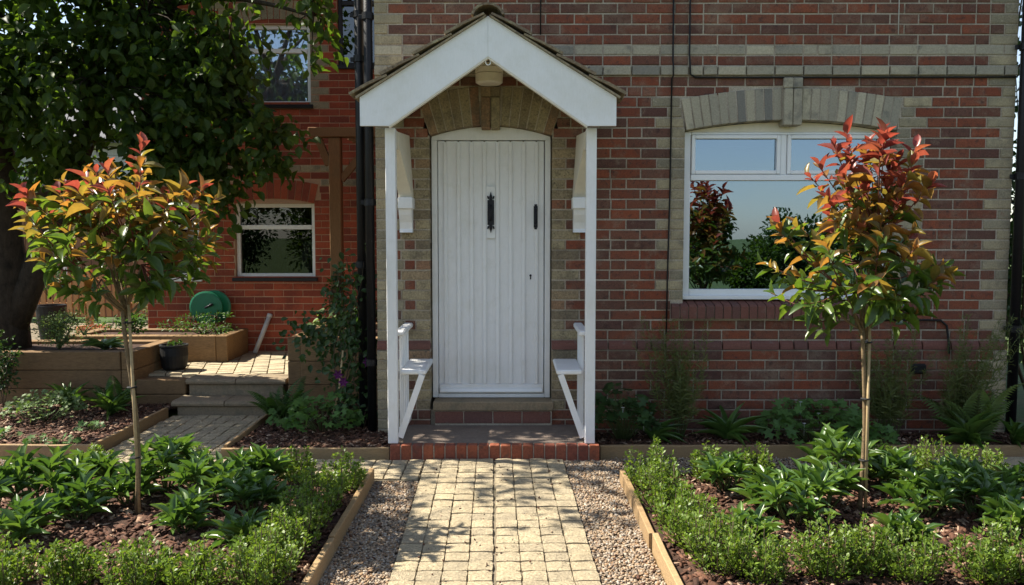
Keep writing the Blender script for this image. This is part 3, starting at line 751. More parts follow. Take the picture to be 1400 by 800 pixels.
# door
DY = YW + .11
m = MB(); w_ = .048
m.box(DX0 + .003, DX0 + w_, DY - .02, DY + .05, .32, 2.398, .004); m.box(DX1 - w_, DX1 - .003, DY - .02, DY + .05, .32, 2.398, .004)
m.box(DX0 + w_ + .001, DX1 - w_ - .001, DY - .02, DY + .05, .32, .352, .004)
ah = [(-.168 + math.sin(a) * 1.459, DZC - 1.463 + math.cos(a) * 1.459) for a in np.linspace(-.330, .330, 13)]
m.prism([(DX1 - .004, 2.3985), (DX0 + .004, 2.3985)] + [(min(max(x, DX0 + .004), DX1 - .004), z) for x, z in ah], DY - .018, DY + .05)
door = m.build('door', M['white'], house); tag(door, 'white painted plank door with black iron furniture')
bx0, bx1 = DX0 + w_ + .004, DX1 - w_ - .004
sx = [-.5345 + .1043 * i for i in range(8)]
edges = [bx0] + [s for s in sx] + [bx1]
for i in range(9):
    a, b = edges[i] + (.0025 if i else 0), edges[i + 1] - .0025
    m = MB(); m.box(a, b, DY + .008 + random.uniform(0, .001), DY + .04, .356, 2.394, .006); m.build('plank', M['white'], door)
for s in sx:
    m = MB(); m.box(s - .015, s + .015, DY - .010, DY + .0075, .43, 2.385, .003); m.build('cover_strip', M['white'], door)
m = MB(); m.box(bx0 + .004, bx1 - .004, DY - .012, DY + .006, .356, .428, .004); m.build('bottom_rail', M['white'], door)
m = MB(); m.prism([(DY - .045, .372), (DY - .013, .372), (DY - .013, .400), (DY - .030, .396)], bx0 + .015, bx1 - .015); m.v = [(y, x, z) for (x, y, z) in m.v]; m.build('weather_bar', M['upvc'], door)
m = MB(); m.box(-.206, -.134, DY - .014, DY - .0105, 1.615, 2.03, .001); m.build('letter_panel', M['white'], door)
def knocker():
    m = MB(); cx, cz, y0, y1 = -.170, 1.822, DY - .028, DY - .0142
    m.box(cx - .027, cx + .027, y0, y1, cz - .10, cz + .10, .003)
    for s in (-1, 1):
        b = cz + s * .10
        m.prism([(cx - .012, b), (cx + .012, b), (cx + .012, b + s * .028), (cx, b + s * .066), (cx - .012, b + s * .028)][::s], y0 + .002, y1)
        for q in (-1, 1):
            m.prism([(cx + q * .013, b + s * .004), (cx + q * .027, b + s * .012), (cx + q * .030, b + s * .030), (cx + q * .022, b + s * .034), (cx + q * .014, b + s * .022)][::(s * q)], y0 + .002, y1)
    m.tube([(cx, y0 - .001, cz + .06), (cx - .002, y0 - .018, cz + .03), (cx, y0 - .022, cz - .03), (cx, y0 - .004, cz - .06)], [.009, .007, .008, .011], 8)
    m.build('letter_plate', M['iron'], door)
knocker()
m = MB(); m.box(.174, .206, DY - .024, DY - .0102, 1.70, 1.875, .003)
m.tube([(.19, DY - .017, 1.855), (.19, DY - .05, 1.845), (.19, DY - .05, 1.735), (.19, DY - .017, 1.722)], .008, 8)
m.box(.179, .201, DY - .022, DY - .0102, 1.8755, 1.888, .002); m.box(.179, .201, DY - .022, DY - .0102, 1.687, 1.6995, .002); m.build('pull_handle', M['iron'], door)
m = MB(); m.lathe((.150, DY + .003, 1.315), [(.0095, 0), (.0095, .005)], 12, 'Y'); m.box(.145, .155, DY + .003, DY + .0075, 1.283, 1.312, .001); m.build('keyhole_plate', M['iron'], door)
# dark hallway behind the door is closed off by the leaf itself
# door step
m = MB(); m.box(DX0 + .02, DX1 + .02, YW - .085, YW + .10, .246, .319, .008); m.build('door_step', M['stone'], house)
rs = MB(); rs.box(DX0 + .034, DX1 + .006, YW - .06, YW - .031, .126, .245); rsr = rs.build('step_riser', M['mortar'], house)
for i in range(4):
    x0 = DX0 + .03 + i * .2325; m = MB(); m.box(x0 + .004, x0 + .228, YW - .068, YW - .04, .142, .238, .005); m.build('brick', M['brickdark'], rsr)

# downpipes, cables
def downpipe(x, y, z0, z1, r, brz, name='downpipe'):
    m = MB(); m.tube([(x, y, z0), (x, y, z1)], r, 14); o = m.build(name, M['black'], house)
    for z in brz:
        b = MB(); b.lathe((x, y, z), [(r, -.028), (r + .010, -.026), (r + .010, .026), (r, .028)], 14); b.box(x - .008 - r - .03, x + .008 + r + .03, y + r * .3, y + r * .3 + .012, z - .018, z + .018, .003); b.build('pipe_collar', M['black'], o)
    return o
downpipe(-1.130, 6.72, .05, 5.2, .036, (.62, 1.9, 2.75, 3.35))
downpipe(-1.225, 6.86, .05, 5.2, .037, (1.4, 3.05, 3.4))
downpipe(3.992, 6.645, .05, 5.2, .038, (.9, 2.1, 3.1))
def cable(pts, r, label, mat='rubber'):
    m = MB(); m.tube(pts, r, 6); return m.build('cable', M[mat], house)
yc = YW - .012
cable([(1.255, yc, 3.9), (1.257, yc, 3.0), (1.256, yc - .026, 2.97), (1.256, yc - .026, 2.88), (1.25, yc, 2.86), (1.247, yc, 2.0), (1.235, yc, 1.3), (1.232, yc, .85)], .0065, 'c')
cable([(1.385, yc, 3.9), (1.385, yc, 3.05), (1.385, yc - .027, 2.97), (1.39, yc - .027, 2.89), (1.43, yc - .004, 2.872), (1.6, yc - .004, 2.870), (3.2, yc - .004, 2.872), (3.95, yc - .004, 2.874)], .007, 'c')
cable([(.225, yc, 3.9), (.222, yc, 3.2)], .005, 'c')
cable([(3.008, yc, 3.9), (3.01, yc, 3.2)], .004, 'c', 'greypvc')
cable([(2.9, yc - .0, .964), (3.3, yc, .966), (3.42, yc, .962), (3.47, yc, .92), (3.475, yc - .03, .78), (3.48, yc - .03, .7)], .009, 'c')
m = MB(); m.box(3.18, 3.29, YW - .08, YW - .031, .54, .62, .012); m.build('outside_socket', M['rubber'], house)

# ------------------------------------------------------------------ porch
XC = -.150; PF = 6.03; PW = .072; HO = .752
porch = thing('porch', 'white timber gabled porch with tiled roof, two posts and side benches over the door', 'porch', (XC, 6.3, 0))
pl = MB(); pl.box(-.87, .618, 6.03, YW - .032, -.03, .121, .0)
plinth = pl.build('plinth', M['concrete'], porch)
sc_ = MB(); sc_.box(-.80, .55, 6.06, YW - .034, .1215, .1255, .001); sc_.build('plinth_screed', M['concrete'], porch)
n = 19; L_ = (.637 + .887) / n
for i in range(n):
    x0 = -.887 + i * L_; m = MB(); m.box(x0 + .004, x0 + L_ - .004, 5.992 + random.uniform(-.003, .003), 6.058, -.02, .127 + random.uniform(-.002, .002), .006); m.build('plinth_brick', M['brickstep'], plinth)
m = MB(); m.box(-.884, .634, 6.0, 6.0295, -.02, .117); m.build('plinth_joint', M['mortar'], plinth)
posts = []
for s in (-1, 1):
    x0 = XC - HO if s < 0 else XC + HO - PW
    m = MB(); m.box(x0, x0 + PW, PF, PF + PW, .128, 2.40, .004); posts.append(m.build('post', M['white'], porch))
# bargeboards (front gable)
ap = (-.165, 3.14); sl_ = .549 / .885
for s in (-1, 1):
    cx = ap[0]; e = .885
    poly = [(cx, 3.14), (cx + s * e, 2.591), (cx + s * e, 2.396), (cx + s * .685, 2.396), (cx, 2.869)]
    if s > 0: poly = poly[::-1]
    g = s * .0006
    m = MB(); m.prism([(x + g, z) for x, z in poly], 5.88, 5.912); m.build('bargeboard', M['white'], porch)
    # lower trim bead
    m = MB(); m.prism([(cx + s * .0006, 2.8685), (cx + s * .686, 2.3955), (cx + s * .686, 2.383), (cx + s * .0006, 2.854)][::-s], 5.884, 5.93); m.build('trim_bead', M['cream'], porch)
    # roof deck and sloped lining
    m = MB(); m.prism([(cx + s * .0006, 3.135), (cx + s * .875, 2.593), (cx + s * .875, 2.56), (cx + s * .0006, 3.10)][::-s], 5.913, YW - .025); m.build('roof_deck', M['cream'], porch)
    m = MB(); m.prism([(cx + s * .0006, 3.03), (cx + s * .80, 2.535), (cx + s * .80, 2.51), (cx + s * .0006, 3.005)][::-s], 5.931, YW - .04); m.build('lining_board', M['cream'], porch)
    # wall plate along the side
    xa = XC + s * (HO - PW) ; xb = XC + s * HO
    m = MB(); m.box(xa, xb, PF + PW + .001, YW - .03, 2.26, 2.395, .004); m.build('wall_plate', M['cream'], porch)
    # wall post, corbel block
    xa, xb = XC + s * .627, XC + s * .735
    m = MB(); m.raw([(xa, 6.60, 1.935), (xb, 6.60, 1.935), (xb, YW - .004, 1.935), (xa, YW - .004, 1.935), (xa - s * -.05, 6.18, 2.30), (xb, 6.18, 2.30), (xb, YW - .004, 2.42), (xa - s * -.03, YW - .004, 2.42), (xa - s * -.05, 6.18, 2.39), (xb, 6.18, 2.39)],
                    [(0, 1, 2, 3), (0, 4, 5, 1), (4, 8, 9, 5), (8, 7, 6, 9), (1, 5, 9, 6, 2), (0, 3, 7, 8, 4), (3, 2, 6, 7)]); m.build('bracket', M['cream'], porch)
    m = MB(); m.box(xa - s * .008, xb, 6.54, YW - .004, 1.845, 1.934, .006)
    m.prism([(YW - .006, 1.845), (6.56, 1.845), (6.575, 1.80), (6.61, 1.74), (6.625, 1.69), (6.61, 1.662), (YW - .006, 1.662)], min(xa, xb) + .004, max(xa, xb) - .004)
    nn = 14; vv = m.v; m.v = vv[:24] + [(y, x, z) for (x, y, z) in vv[24:]]
    m.build('corbel', M['white'], porch)
    # bench
    xi = XC + s * .475; xo = XC + s * (HO - PW - .0185)
    m = MB(); m.box(xi, xo, PF + .035, YW - .06, .628, .662, .008); bench = m.build('bench_seat', M['white'], porch)
    xr0, xr1 = XC + s * (HO - .097), XC + s * (HO - .057)
    m = MB(); m.box(XC + s * (HO - .112), XC + s * (HO - .040), PF + PW + .002, YW - .008, .905, .945, .010); m.build('back_rail', M['white'], bench)
    m = MB(); m.box(xr0, xr1, PF + PW + .002, YW - .035, .17, .21, .005); m.build('bottom_rail', M['white'], bench)
    for i in range(5):
        yy = PF + PW + .06 + i * .105
        m = MB(); m.box(XC + s * (HO - .086), XC + s * (HO - .070), yy, yy + .018, .211, .904, .002); m.build('baluster', M['white'], bench)
    # diagonal strut at the front end of the seat
    a = Vector((XC + s * .505, 0, .627)); b = Vector((XC + s * (HO - PW - .012), 0, .165)); d = (b - a).normalized(); nrm = Vector((-d.z, 0, d.x)) * .022
    m = MB(); m.prism([(p.x, p.z) for p in ((a + nrm), (b + nrm), (b - nrm), (a - nrm))][::s], PF + .03, PF + .068); m.build('strut', M['white'], bench)
    # roof tiles
    n_c, n_r = 4, 4; sv = Vector((s * .885, 0, -.549)).normalized(); nv = Vector((s * .549, 0, .885)).normalized()
    for r_ in range(n_r):
        for c_ in range(n_c):
            s0 = .015 + r_ * .262; ln = .30 if r_ < n_r - 1 else .285
            y0 = 5.845 + c_ * .209; tw = .206
            jx = random.uniform(-.006, .006); lift = .010
            A = Vector((ap[0], 0, ap[1])) + nv * .012
            V = []
            for (q, h0, h1) in ((s0, .004, .018), (s0 + ln * .5, .012 + lift, .030 + lift), (s0 + ln + jx, .020 + lift, .040 + lift)):
                for yy in (y0 + .001, y0 + tw):
                    V.append(A + sv * q + nv * h0 + Vector((0, yy, 0))); V.append(A + sv * q + nv * (h1 + random.uniform(-.002, .003)) + Vector((0, yy, 0)))
            F = [(0, 1, 5, 4), (4, 5, 9, 8), (2, 6, 7, 3), (6, 10, 11, 7), (1, 3, 7, 5), (5, 7, 11, 9), (0, 4, 6, 2), (4, 8, 10, 6), (0, 2, 3, 1), (8, 9, 11, 10)]
            m = MB(); m.raw([tuple(v) for v in V], F); m.build('roof_tile', M['tile'], porch)
    m = MB(); A = Vector((ap[0], 0, ap[1]))
    q = [A + sv * .01 + nv * .002, A + sv * 1.065 + nv * .002, A + sv * 1.065 + nv * .016, A + sv * .01 + nv * .012]
    m.prism([(p.x, p.z) for p in q][::-s], 5.858, 5.95); m.build('verge_undercloak', M['verge'], porch)
# ridge tiles: half round
for i in range(3):
    y0 = 5.838 + i * .285; V = []; F = []; n = 9; rr = .118
    for (yy, ro, ri_) in ((y0, rr, rr - .018), (y0 + .282, rr - .006, rr - .022)):
        for k in range(n):
            a = math.pi * (k / (n - 1)) * .86 + math.pi * .07
            V.append((ap[0] + math.cos(a) * ro, yy, 3.122 + math.sin(a) * ro * .85)); V.append((ap[0] + math.cos(a) * ri_, yy, 3.122 + math.sin(a) * ri_ * .85))
    for k in range(n - 1):
        a = 2 * k; b = 2 * n + 2 * k
        F += [(a, b, b + 2, a + 2), (a + 1, a + 3, b + 3, b + 1), (a, a + 2, a + 3, a + 1), (b, b + 1, b + 3, b + 2)]
    F += [(0, 1, 2 * n + 1, 2 * n), (2 * n - 2, 4 * n - 2, 4 * n - 1, 2 * n - 1)]
    m = MB(); m.raw(V, F); m.build('ridge_tile', M['tile'], porch)
m = MB(); m.tube([(-.165 + .018 * math.cos(a), 5.90, 2.835 + .022 * math.sin(a)) for a in np.linspace(0, 2 * math.pi, 15)], .004, 6, False); m.tube([(-.165, 5.90, 2.857), (-.165, 5.90, 2.885)], .004, 6); m.build('hook', M['upvc'], porch)
# lamp above the door
lamp = thing('wall_lamp', 'cream drum wall lamp on the keystone under the porch gable', 'lamp', (-.176, 6.60, 2.80))
m = MB(); m.lathe((-.176, 6.575, 2.80), [(.085, 0), (.104, .012), (.106, .075), (.098, .078)], 24); m.build('lamp_bowl', M['cream'], lamp)
m = MB(); m.lathe((-.176, 6.575, 2.879), [(.096, 0), (.108, .003), (.108, .042), (.098, .046)], 24); m.build('lamp_band', M['cream'], lamp)
m = MB(); m.lathe((-.176, 6.575, 2.926), [(.092, 0), (.104, .003), (.098, .022), (.06, .036)], 24); m.build('lamp_cap', M['cream'], lamp)
m = MB(); m.box(-.225, -.127, 6.62, 6.692, 2.815, 2.93, .006); m.build('back_plate', M['cream'], lamp)

# ------------------------------------------------------------------ left: terrace, steps, raised beds
TZ = .30
t_ = MB(); t_.box(-3.53, -2.02, 7.95, 8.80, -.05, TZ - .03); t_.box(-9.0, -2.02, 8.801, 13.0, -.05, TZ - .031); t_.box(-2.019, -1.1, 9.2, 13.0, -.05, TZ - .031)
terr = t_.build('terrace', M['joint'], origin=(0, 0, 0)); tag(terr, kind='structure')
mb = MB(); T0 = [sett_mesh(.150, .108, .03, 3) for _ in range(3)]
ca, sa = math.cos(.25), math.sin(.25)
for i in range(-30, 30):
    for j in range(-30, 30):
        x = -3.0 + (i * .16) * ca - (j * .118) * sa; y_ = 8.9 + (i * .16) * sa + (j * .118) * ca
        if x < -4.4 or x > -2.12 or y_ < 8.12 or y_ > 9.6: continue
        me = T0[(i * 7 + j) % 3]; dz = random.uniform(-.003, .003)
        mb.raw([(v.co.x * ca - v.co.y * sa + x, v.co.x * sa + v.co.y * ca + y_, v.co.z + TZ - .035 + dz) for v in me.vertices], [tuple(p.vertices) for p in me.polygons], random.random())
tag(mb.build('sett', M['terr'], terr), kind='stuff')
steps = thing('garden_steps', 'two worn stone garden steps with rounded nosings between mulched beds', 'steps', (-2.58, 7.5, 0))
for i, (yf, z0) in enumerate(((7.47, 0), (7.76, .15))):
    m = MB(); m.box(-3.02, -2.14, yf + .03, yf + .28, z0 - .01, z0 + .098, .004); m.build('riser', M['stone'], steps)
    zt = z0 + .15; x0, x1 = -3.06 + .02 * i, -2.11
    V = []; F = []; segs = [(x0, (x0 + x1) / 2 - .004), ((x0 + x1) / 2 + .004, x1)]
    for (a, b) in segs:
        m = MB(); m.prism([(yf + .30, z0 + .099), (yf + .015, z0 + .099), (yf - .008, z0 + .110), (yf - .012, z0 + .128), (yf, z0 + .143), (yf + .022, zt), (yf + .30, zt)], a, b)
        m.v = [(y, x, z) for (x, y, z) in m.v]; m.build('tread', M['stone'], steps)

rb = thing('retaining_board', 'dark sleeper board holding the terrace edge beside the steps', 'retaining board', (-3.3, 7.75, 0))
for i in range(2):
    m = MB(); m.box(-3.535, -3.065, 7.82, 7.945, i * .145 + .0, i * .145 + .141, .008); m.build('sleeper', M['sleeper'], rb)
def raised_bed(x0, x1, y0, y1, z0, z1, rows, label, soilz, ends=True, thick=.12):
    t = thing('raised_bed', label, 'raised bed', ((x0 + x1) / 2, (y0 + y1) / 2, z0), 'timber sleeper raised beds')
    h = (z1 - z0) / rows
    for r_ in range(rows):
        za, zb = z0 + r_ * h, z0 + (r_ + 1) * h - .004
        off = .10 if r_ % 2 else 0
        for nm, q in (('f', (x0 + thick + .002, x1 - thick - .002, y0, y0 + thick)), ('b', (x0 + thick + .002, x1 - thick - .002, y1 - thick, y1)), ('l', (x0, x0 + thick, y0 + .003 * r_, y1)), ('r', (x1 - thick, x1, y0 + .003 * r_, y1))):
            m = MB(); j = random.uniform(-.003, .003); m.box(q[0] + j, q[1] + j, q[2] + j, q[3] + j, za, zb, .006); m.build('sleeper', M['sleeper'], t)
    m = MB(); m.box(x0 + thick + .004, x1 - thick - .004, y0 + thick + .004, y1 - thick - .004, z0, soilz); m.build('bed_soil', M['soil'], t)
    return t
raised_bed(-6.4, -3.54, 7.80, 8.72, .03, .555, 3, 'long sleeper raised bed under the big tree, holding pale bushy herb', .52)
raised_bed(-4.75, -3.03, 8.88, 9.60, TZ - .01, .575, 1, 'low sleeper raised bed against orange brick wall below the green hose reel', .54)
raised_bed(-2.09, -1.12, 7.76, 9.15, .03, .69, 3, 'tall sleeper raised bed beside downpipe, carrying the pergola post', .64)

# left house
lh = thing('orange_brick_house', 'orange brick house with white windows and pale brick bands behind the big tree', 'house', (-2.3, 9.8, 0))
LY = 9.70
LW = {'up': (-3.10, -2.29, 3.12, 4.02), 'lo': (-3.19, -2.27, 1.15, 2.00), 'sm': (-4.12, -3.60, 1.15, 2.00), 'dk': (-1.98, -1.3, 3.56, 4.6)}
LXL, LXR, LZT = -4.22, -.9, 5.6
import itertools
lw = MB()
def solid_with_holes(mb, x0, x1, z0, z1, y0, y1, holes):
    xs = sorted({x0, x1, *[h[0] for h in holes], *[h[1] for h in holes]}); zs = sorted({z0, z1, *[h[2] for h in holes], *[h[3] for h in holes]})
    xs = [x for x in xs if x0 <= x <= x1]; zs = [z for z in zs if z0 <= z <= z1]
    for i in range(len(xs) - 1):
        for j in range(len(zs) - 1):
            cx, cz = (xs[i] + xs[i + 1]) / 2, (zs[j] + zs[j + 1]) / 2
            if any(h[0] < cx < h[1] and h[2] < cz < h[3] for h in holes): continue
            mb.box(xs[i], xs[i + 1], y0, y1, zs[j], zs[j + 1])
solid_with_holes(lw, LXL, LXR, 0, LZT, LY + .005, LY + .3, list(LW.values()))
lwall = lw.build('front_wall', M['mortar2'], lh, (-2.3, 9.8, 0))
m = MB(); m.box(LXL, LXL + .3, LY + .301, 14, 0, LZT); m.box(LXR - .3, LXR, LY + .301, 14, 0, LZT); m.box(LXL + .301, LXR - .301, 13.7, 14, 0, LZT); m.build('rear_wall', M['brickorange'], lh)
m = MB(); m.prism([(9.45, 5.5), (9.45, 5.62), (11.85, 7.4), (14.25, 5.62), (14.25, 5.5), (11.85, 7.3)], LXL - .2, LXR + .2); m.v = [(y, x, z) for (x, y, z) in m.v]; m.build('roof', M['slate'], lh)
mo, mbuf, marc = MB(), MB(), MB()
for k in range(0, 66):
    z0 = .29 + k * .0795; par = k % 2; zm = z0 + .04
    if z0 > 5.45: break
    x = LXL - (.1125 if par else 0)
    while x < LXR:
        a, b = max(x, LXL), min(x + .225, LXR); x += .225
        segs = [(a, b)]
        for (h0, h1, hz0, hz1) in LW.values():
            top = hz1 + (.24 if h0 == LW['lo'][0] else .0)
            ex = .06 if zm > hz1 else 0
            if hz0 <= zm <= top:
                ns = []
                for (p, q) in segs:
                    if q <= h0 - ex or p >= h1 + ex: ns.append((p, q)); continue
                    if p < h0 - ex: ns.append((p, h0 - ex))
                    if q > h1 + ex: ns.append((h1 + ex, q))
                segs = ns
        for (p, q) in segs:
            if q - p < .03: continue
            cx = (p + q) / 2
            band = (2.375 < zm < 2.455) or (2.22 < zm < 2.30)
            u = LW['up']; qn = (u[2] - .05 < zm < u[3] + .3) and (u[1] < cx < u[1] + (.24 if par else .13) or u[0] - (.24 if par else .13) < cx < u[0])
            (mbuf if band or qn else mo).raw(*(lambda me: ([(v.co.x + p + .004, v.co.y + LY + random.uniform(-.002, .002), v.co.z + z0 + .004) for v in me.vertices], [tuple(f.vertices) for f in me.polygons]))(brick_mesh(round(q - p - .009, 2), .0705, .05, 'brickorange')), r=random.random())
tag(mo.build('brick', M['brickorange'], lwall), kind='stuff'); tag(mbuf.build('band_brick', M['buff'], lwall), kind='stuff')
# red arch over the lower window, buff arch over the upper
def small_arch(w, mat, hgt, sag):
    x0, x1, z1 = w[0], w[1], w[3]; cx = (x0 + x1) / 2; hc = (x1 - x0) / 2; r0 = (hc * hc + sag * sag) / (2 * sag); n = 12; ha = math.asin(hc / r0); zc = z1 - .0 - (r0 - sag)
    for i in range(n):
        a0, a1 = -ha + 2 * ha * i / n, -ha + 2 * ha * (i + 1) / n; g = .004 / r0
        P_ = [(cx + math.sin(a) * rr, zc + math.cos(a) * rr) for (a, rr) in ((a0 + g, r0), (a1 - g, r0), (a1 - g, r0 + hgt), (a0 + g, r0 + hgt))]
        m = MB(); m.prism(P_, LY - .004, LY + .05); m.build('voussoir', mat, lwall)
    return cx, zc, r0, ha
LWIN = {}
for key, w in LW.items():
    x0, x1, z0, z1 = w
    dk = key == 'dk'
    fm = 'darkframe' if dk else 'upvc'
    y0, y1 = LY + .06, LY + .12
    m = MB(); q = .045
    m.box(x0 + .002, x0 + q, y0, y1, z0 + .002, z1 - .002, .003); m.box(x1 - q, x1 - .002, y0, y1, z0 + .002, z1 - .002, .003); m.box(x0 + q + .001, x1 - q - .001, y0, y1, z0 + .002, z0 + q, .003); m.box(x0 + q + .001, x1 - q - .001, y0, y1, z1 - q, z1 - .002, .003)
    wo = m.build('window', M[fm], lh)
    zt = z0 + (z1 - z0) * .68
    m = MB(); m.box(x0 + q + .001, x1 - q - .001, y0 - .008, y1, zt - .025, zt + .025, .003); m.build('transom', M[fm], wo)
    g = 'glassdark' if dk else ('glassup' if key == 'up' else 'glass2')
    m = MB(); m.box(x0 + q - .003, x1 - q + .003, y0 + .03, y0 + .035, z0 + q - .003, zt - .022); m.build('pane', M[g], wo)
    m = MB(); m.box(x0 + q - .003, x1 - q + .003, y0 + .03, y0 + .035, zt + .022, z1 - q + .003); m.build('pane', M[g], wo)
    m = MB(); m.box(x0 - .03, x1 + .03, LY - .04, LY + .055, z0 - .045, z0 - .003, .004); m.build('window_sill', M['darkframe'] if key in ('lo', 'dk', 'up') else M['upvc'], wo)
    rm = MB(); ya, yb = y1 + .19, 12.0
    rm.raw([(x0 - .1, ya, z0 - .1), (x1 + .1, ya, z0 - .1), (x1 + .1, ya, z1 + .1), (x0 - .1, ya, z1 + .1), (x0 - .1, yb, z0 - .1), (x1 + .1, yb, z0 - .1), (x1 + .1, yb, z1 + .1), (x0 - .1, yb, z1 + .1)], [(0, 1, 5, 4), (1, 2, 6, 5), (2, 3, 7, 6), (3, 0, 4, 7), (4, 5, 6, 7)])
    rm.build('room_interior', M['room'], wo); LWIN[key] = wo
w = LW['lo']; cx, zc, r0, ha = small_arch((w[0], w[1], 0, w[3]), M['brickorange'], .22, .055)
hp = [(cx + math.sin(a) * (r0 - .003), zc + math.cos(a) * (r0 - .003)) for a in np.linspace(-ha, ha, 9)]
m = MB(); m.prism([(w[1] - .003, w[3] - .001), (w[0] + .003, w[3] - .001)] + hp[1:-1], LY + .055, LY + .12); m.build('head_panel', M['cream'], LWIN['lo'])
w = LW['up']; cx, zc, r0, ha = small_arch((w[0], w[1], 0, w[3]), M['buff'], .22, .055)
hp = [(cx + math.sin(a) * (r0 - .003), zc + math.cos(a) * (r0 - .003)) for a in np.linspace(-ha, ha, 9)]
m = MB(); m.prism([(w[1] - .003, w[3] - .001), (w[0] + .003, w[3] - .001)] + hp[1:-1], LY + .055, LY + .12); m.build('head_panel', M['cream'], LWIN['up'])
cu = MB(); w = LW['up']; nn = 60; V = []; F = []
for i in range(nn + 1):
    x = w[0] + .03 + (w[1] - w[0] - .06) * i / nn; yy = LY + .17 + .012 * math.sin(i * 1.1)
    V += [(x, yy, w[2] + .02), (x, yy, w[3] - .03)]
for i in range(nn): F.append((2 * i, 2 * i + 2, 2 * i + 3, 2 * i + 1))
cu.raw(V, F); cu.build('sky_reflection_sheet', M['skysheet'], LWIN['up'])  # added behind the glass to imitate a bright sky reflection
w = LW['lo']; m = MB(); m.box(w[0] + .06, w[1] - .06, LY + .16, LY + .18, 1.86, 1.95); m.build('blind', M['blind'], LWIN['lo'])
m = MB(); m.lathe((-2.42, LY + .22, 1.19), [(.06, 0), (.075, .1), (.06, .22), (.03, .28), (.045, .34), (.02, .38)], 12); tag(m.build('ornament', M['bluepaint']), 'pale blue ornament standing inside lower window of orange brick house', 'ornament')

# pergola
pg = thing('pergola', 'brown timber pergola post with beam and diagonal braces by orange brick house', 'pergola', (-1.79, 8.6, .64))
m = MB(); m.box(-1.85, -1.73, 8.55, 8.67, .55, 2.62, .008); m.build('post', M['pergola'], pg)
m = MB(); m.box(-2.05, -.95, 8.53, 8.69, 2.625, 2.72, .006); m.build('beam', M['pergola'], pg)
for i in range(3):
    m = MB(); m.box(-1.72, -.95, 8.90 + i * .22, 8.95 + i * .22, 2.63, 2.72, .005); m.build('rafter', M['pergola'], pg)
for (a, b) in (((-1.735, 8.61, 2.42), (-1.40, 8.61, 2.10)), ((-1.86, 8.61, 2.35), (-1.97, 8.61, 2.63))):
    a = Vector(a); b = Vector(b); d = (b - a).normalized(); nn = Vector((-d.z, 0, d.x)) * .035
    if b.z < a.z: a, b = Vector((-1.735, 8.61, 2.20)), Vector((-1.38, 8.61, 2.622)); a, b = a, b; d = (b - a).normalized(); nn = Vector((-d.z, 0, d.x)) * .035
    m = MB(); m.prism([((p).x, (p).z) for p in (a + nn, b + nn, b - nn, a - nn)], 8.58, 8.64); m.build('brace', M['pergola'], pg)

# hose reel on the wall
hr = thing('hose_reel', 'round green plastic hose reel mounted low on the orange brick wall', 'hose reel', (-3.44, 9.5, .60))
for i, yy in enumerate((9.40, 9.54)):
    m = MB(); m.lathe((-3.44 + .05 * i, yy, .825), [(.05, 0), (.165, .004), (.185, .012), (.185, .028), (.165, .034), (.05, .036)], 32, 'Y'); m.build('reel_disc', M['greenplastic'], hr)
m = MB(); m.lathe((-3.42, 9.436, .825), [(.10, 0), (.12, .02), (.12, .085), (.10, .102)], 24, 'Y'); m.build('hose_coil', M['greenplastic'], hr)
m = MB(); m.box(-3.50, -3.30, 9.58, 9.70, .72, .93, .01); m.build('wall_bracket', M['iron'], hr)
m = MB(); m.tube([(-3.44, 9.39, .825), (-3.36, 9.375, .86)], .012, 8); m.tube([(-3.36, 9.395, .86), (-3.36, 9.33, .86)], .014, 8); m.build('crank_handle', M['iron'], hr)
# leaning pipe
m = MB(); m.tube([(-2.925, 9.50, TZ), (-2.80, 9.685, .71)], .026, 14); m.tube([(-2.807, 9.675, .69), (-2.797, 9.69, .725)], .031, 14)
tag(m.build('drain_pipe', M['greypvc']), 'pale grey plastic pipe leaning against the orange brick wall', 'pipe')
# black bucket on terrace
bu = thing('plant_pot', 'black rubber pot at the end of the long raised bed', 'pot', (-3.38, 8.35, TZ - .01))
m = MB(); m.lathe((-3.38, 8.35, TZ - .005), [(.09, 0), (.12, .03), (.135, .15), (.13, .23), (.138, .24), (.138, .255), (.120, .255), (.115, .16)], 24); m.build('pot_body', M['rubber'], bu)
m = MB(); m.lathe((-3.38, 8.35, TZ + .15), [(.11, 0), (.09, .01)], 16); m.build('pot_soil', M['soil'], bu)

# beyond: picket fence, shed, far clad cottage
fence = thing('picket_fence', 'orange stained picket fence behind the raised beds', 'fence', (-6.0, 12.2, .37))
for i in range(34):
    x = -7.9 + i * .095
    m = MB(); h = 1.02 + .01 * (i % 3); m.prism([(x, .45), (x + .068, .45), (x + .068, h), (x + .034, h + .06), (x, h)], 12.2, 12.22); m.build('picket', M['picket'], fence)
for z in (.58, .92):
    m = MB(); m.box(-7.95, -4.6, 12.222, 12.26, z, z + .07, .004); m.build('rail', M['picket'], fence)
for x in (-7.8, -6.25, -4.72):
    m = MB(); m.box(x, x + .09, 12.262, 12.35, .3, 1.15, .006); m.build('fence_post', M['picket'], fence)
shed = thing('garden_shed', 'dark brown boarded garden shed behind the picket fence', 'shed', (-7.3, 14.2, .3))
for i in range(18):
    m = MB(); m.box(-8.6 + i * .15, -8.6 + i * .15 + .143, 13.6, 13.63, .3, 1.95, .004); m.build('plank', M['shedwood'], shed)
m = MB(); m.box(-8.58, -5.92, 13.632, 15.2, .3, 1.93); m.build('shed_body', M['shedwood'], shed)
m = MB(); m.prism([(-8.75, 1.93), (-8.75, 1.98), (-7.25, 2.55), (-5.75, 1.98), (-5.75, 1.93), (-7.25, 2.48)], 13.45, 15.35); m.build('roof', M['slate'], shed)
m = MB(); m.box(-7.25, -7.19, 13.585, 13.599, .9, 1.6); m.build('shed_trim', M['upvc'], shed)
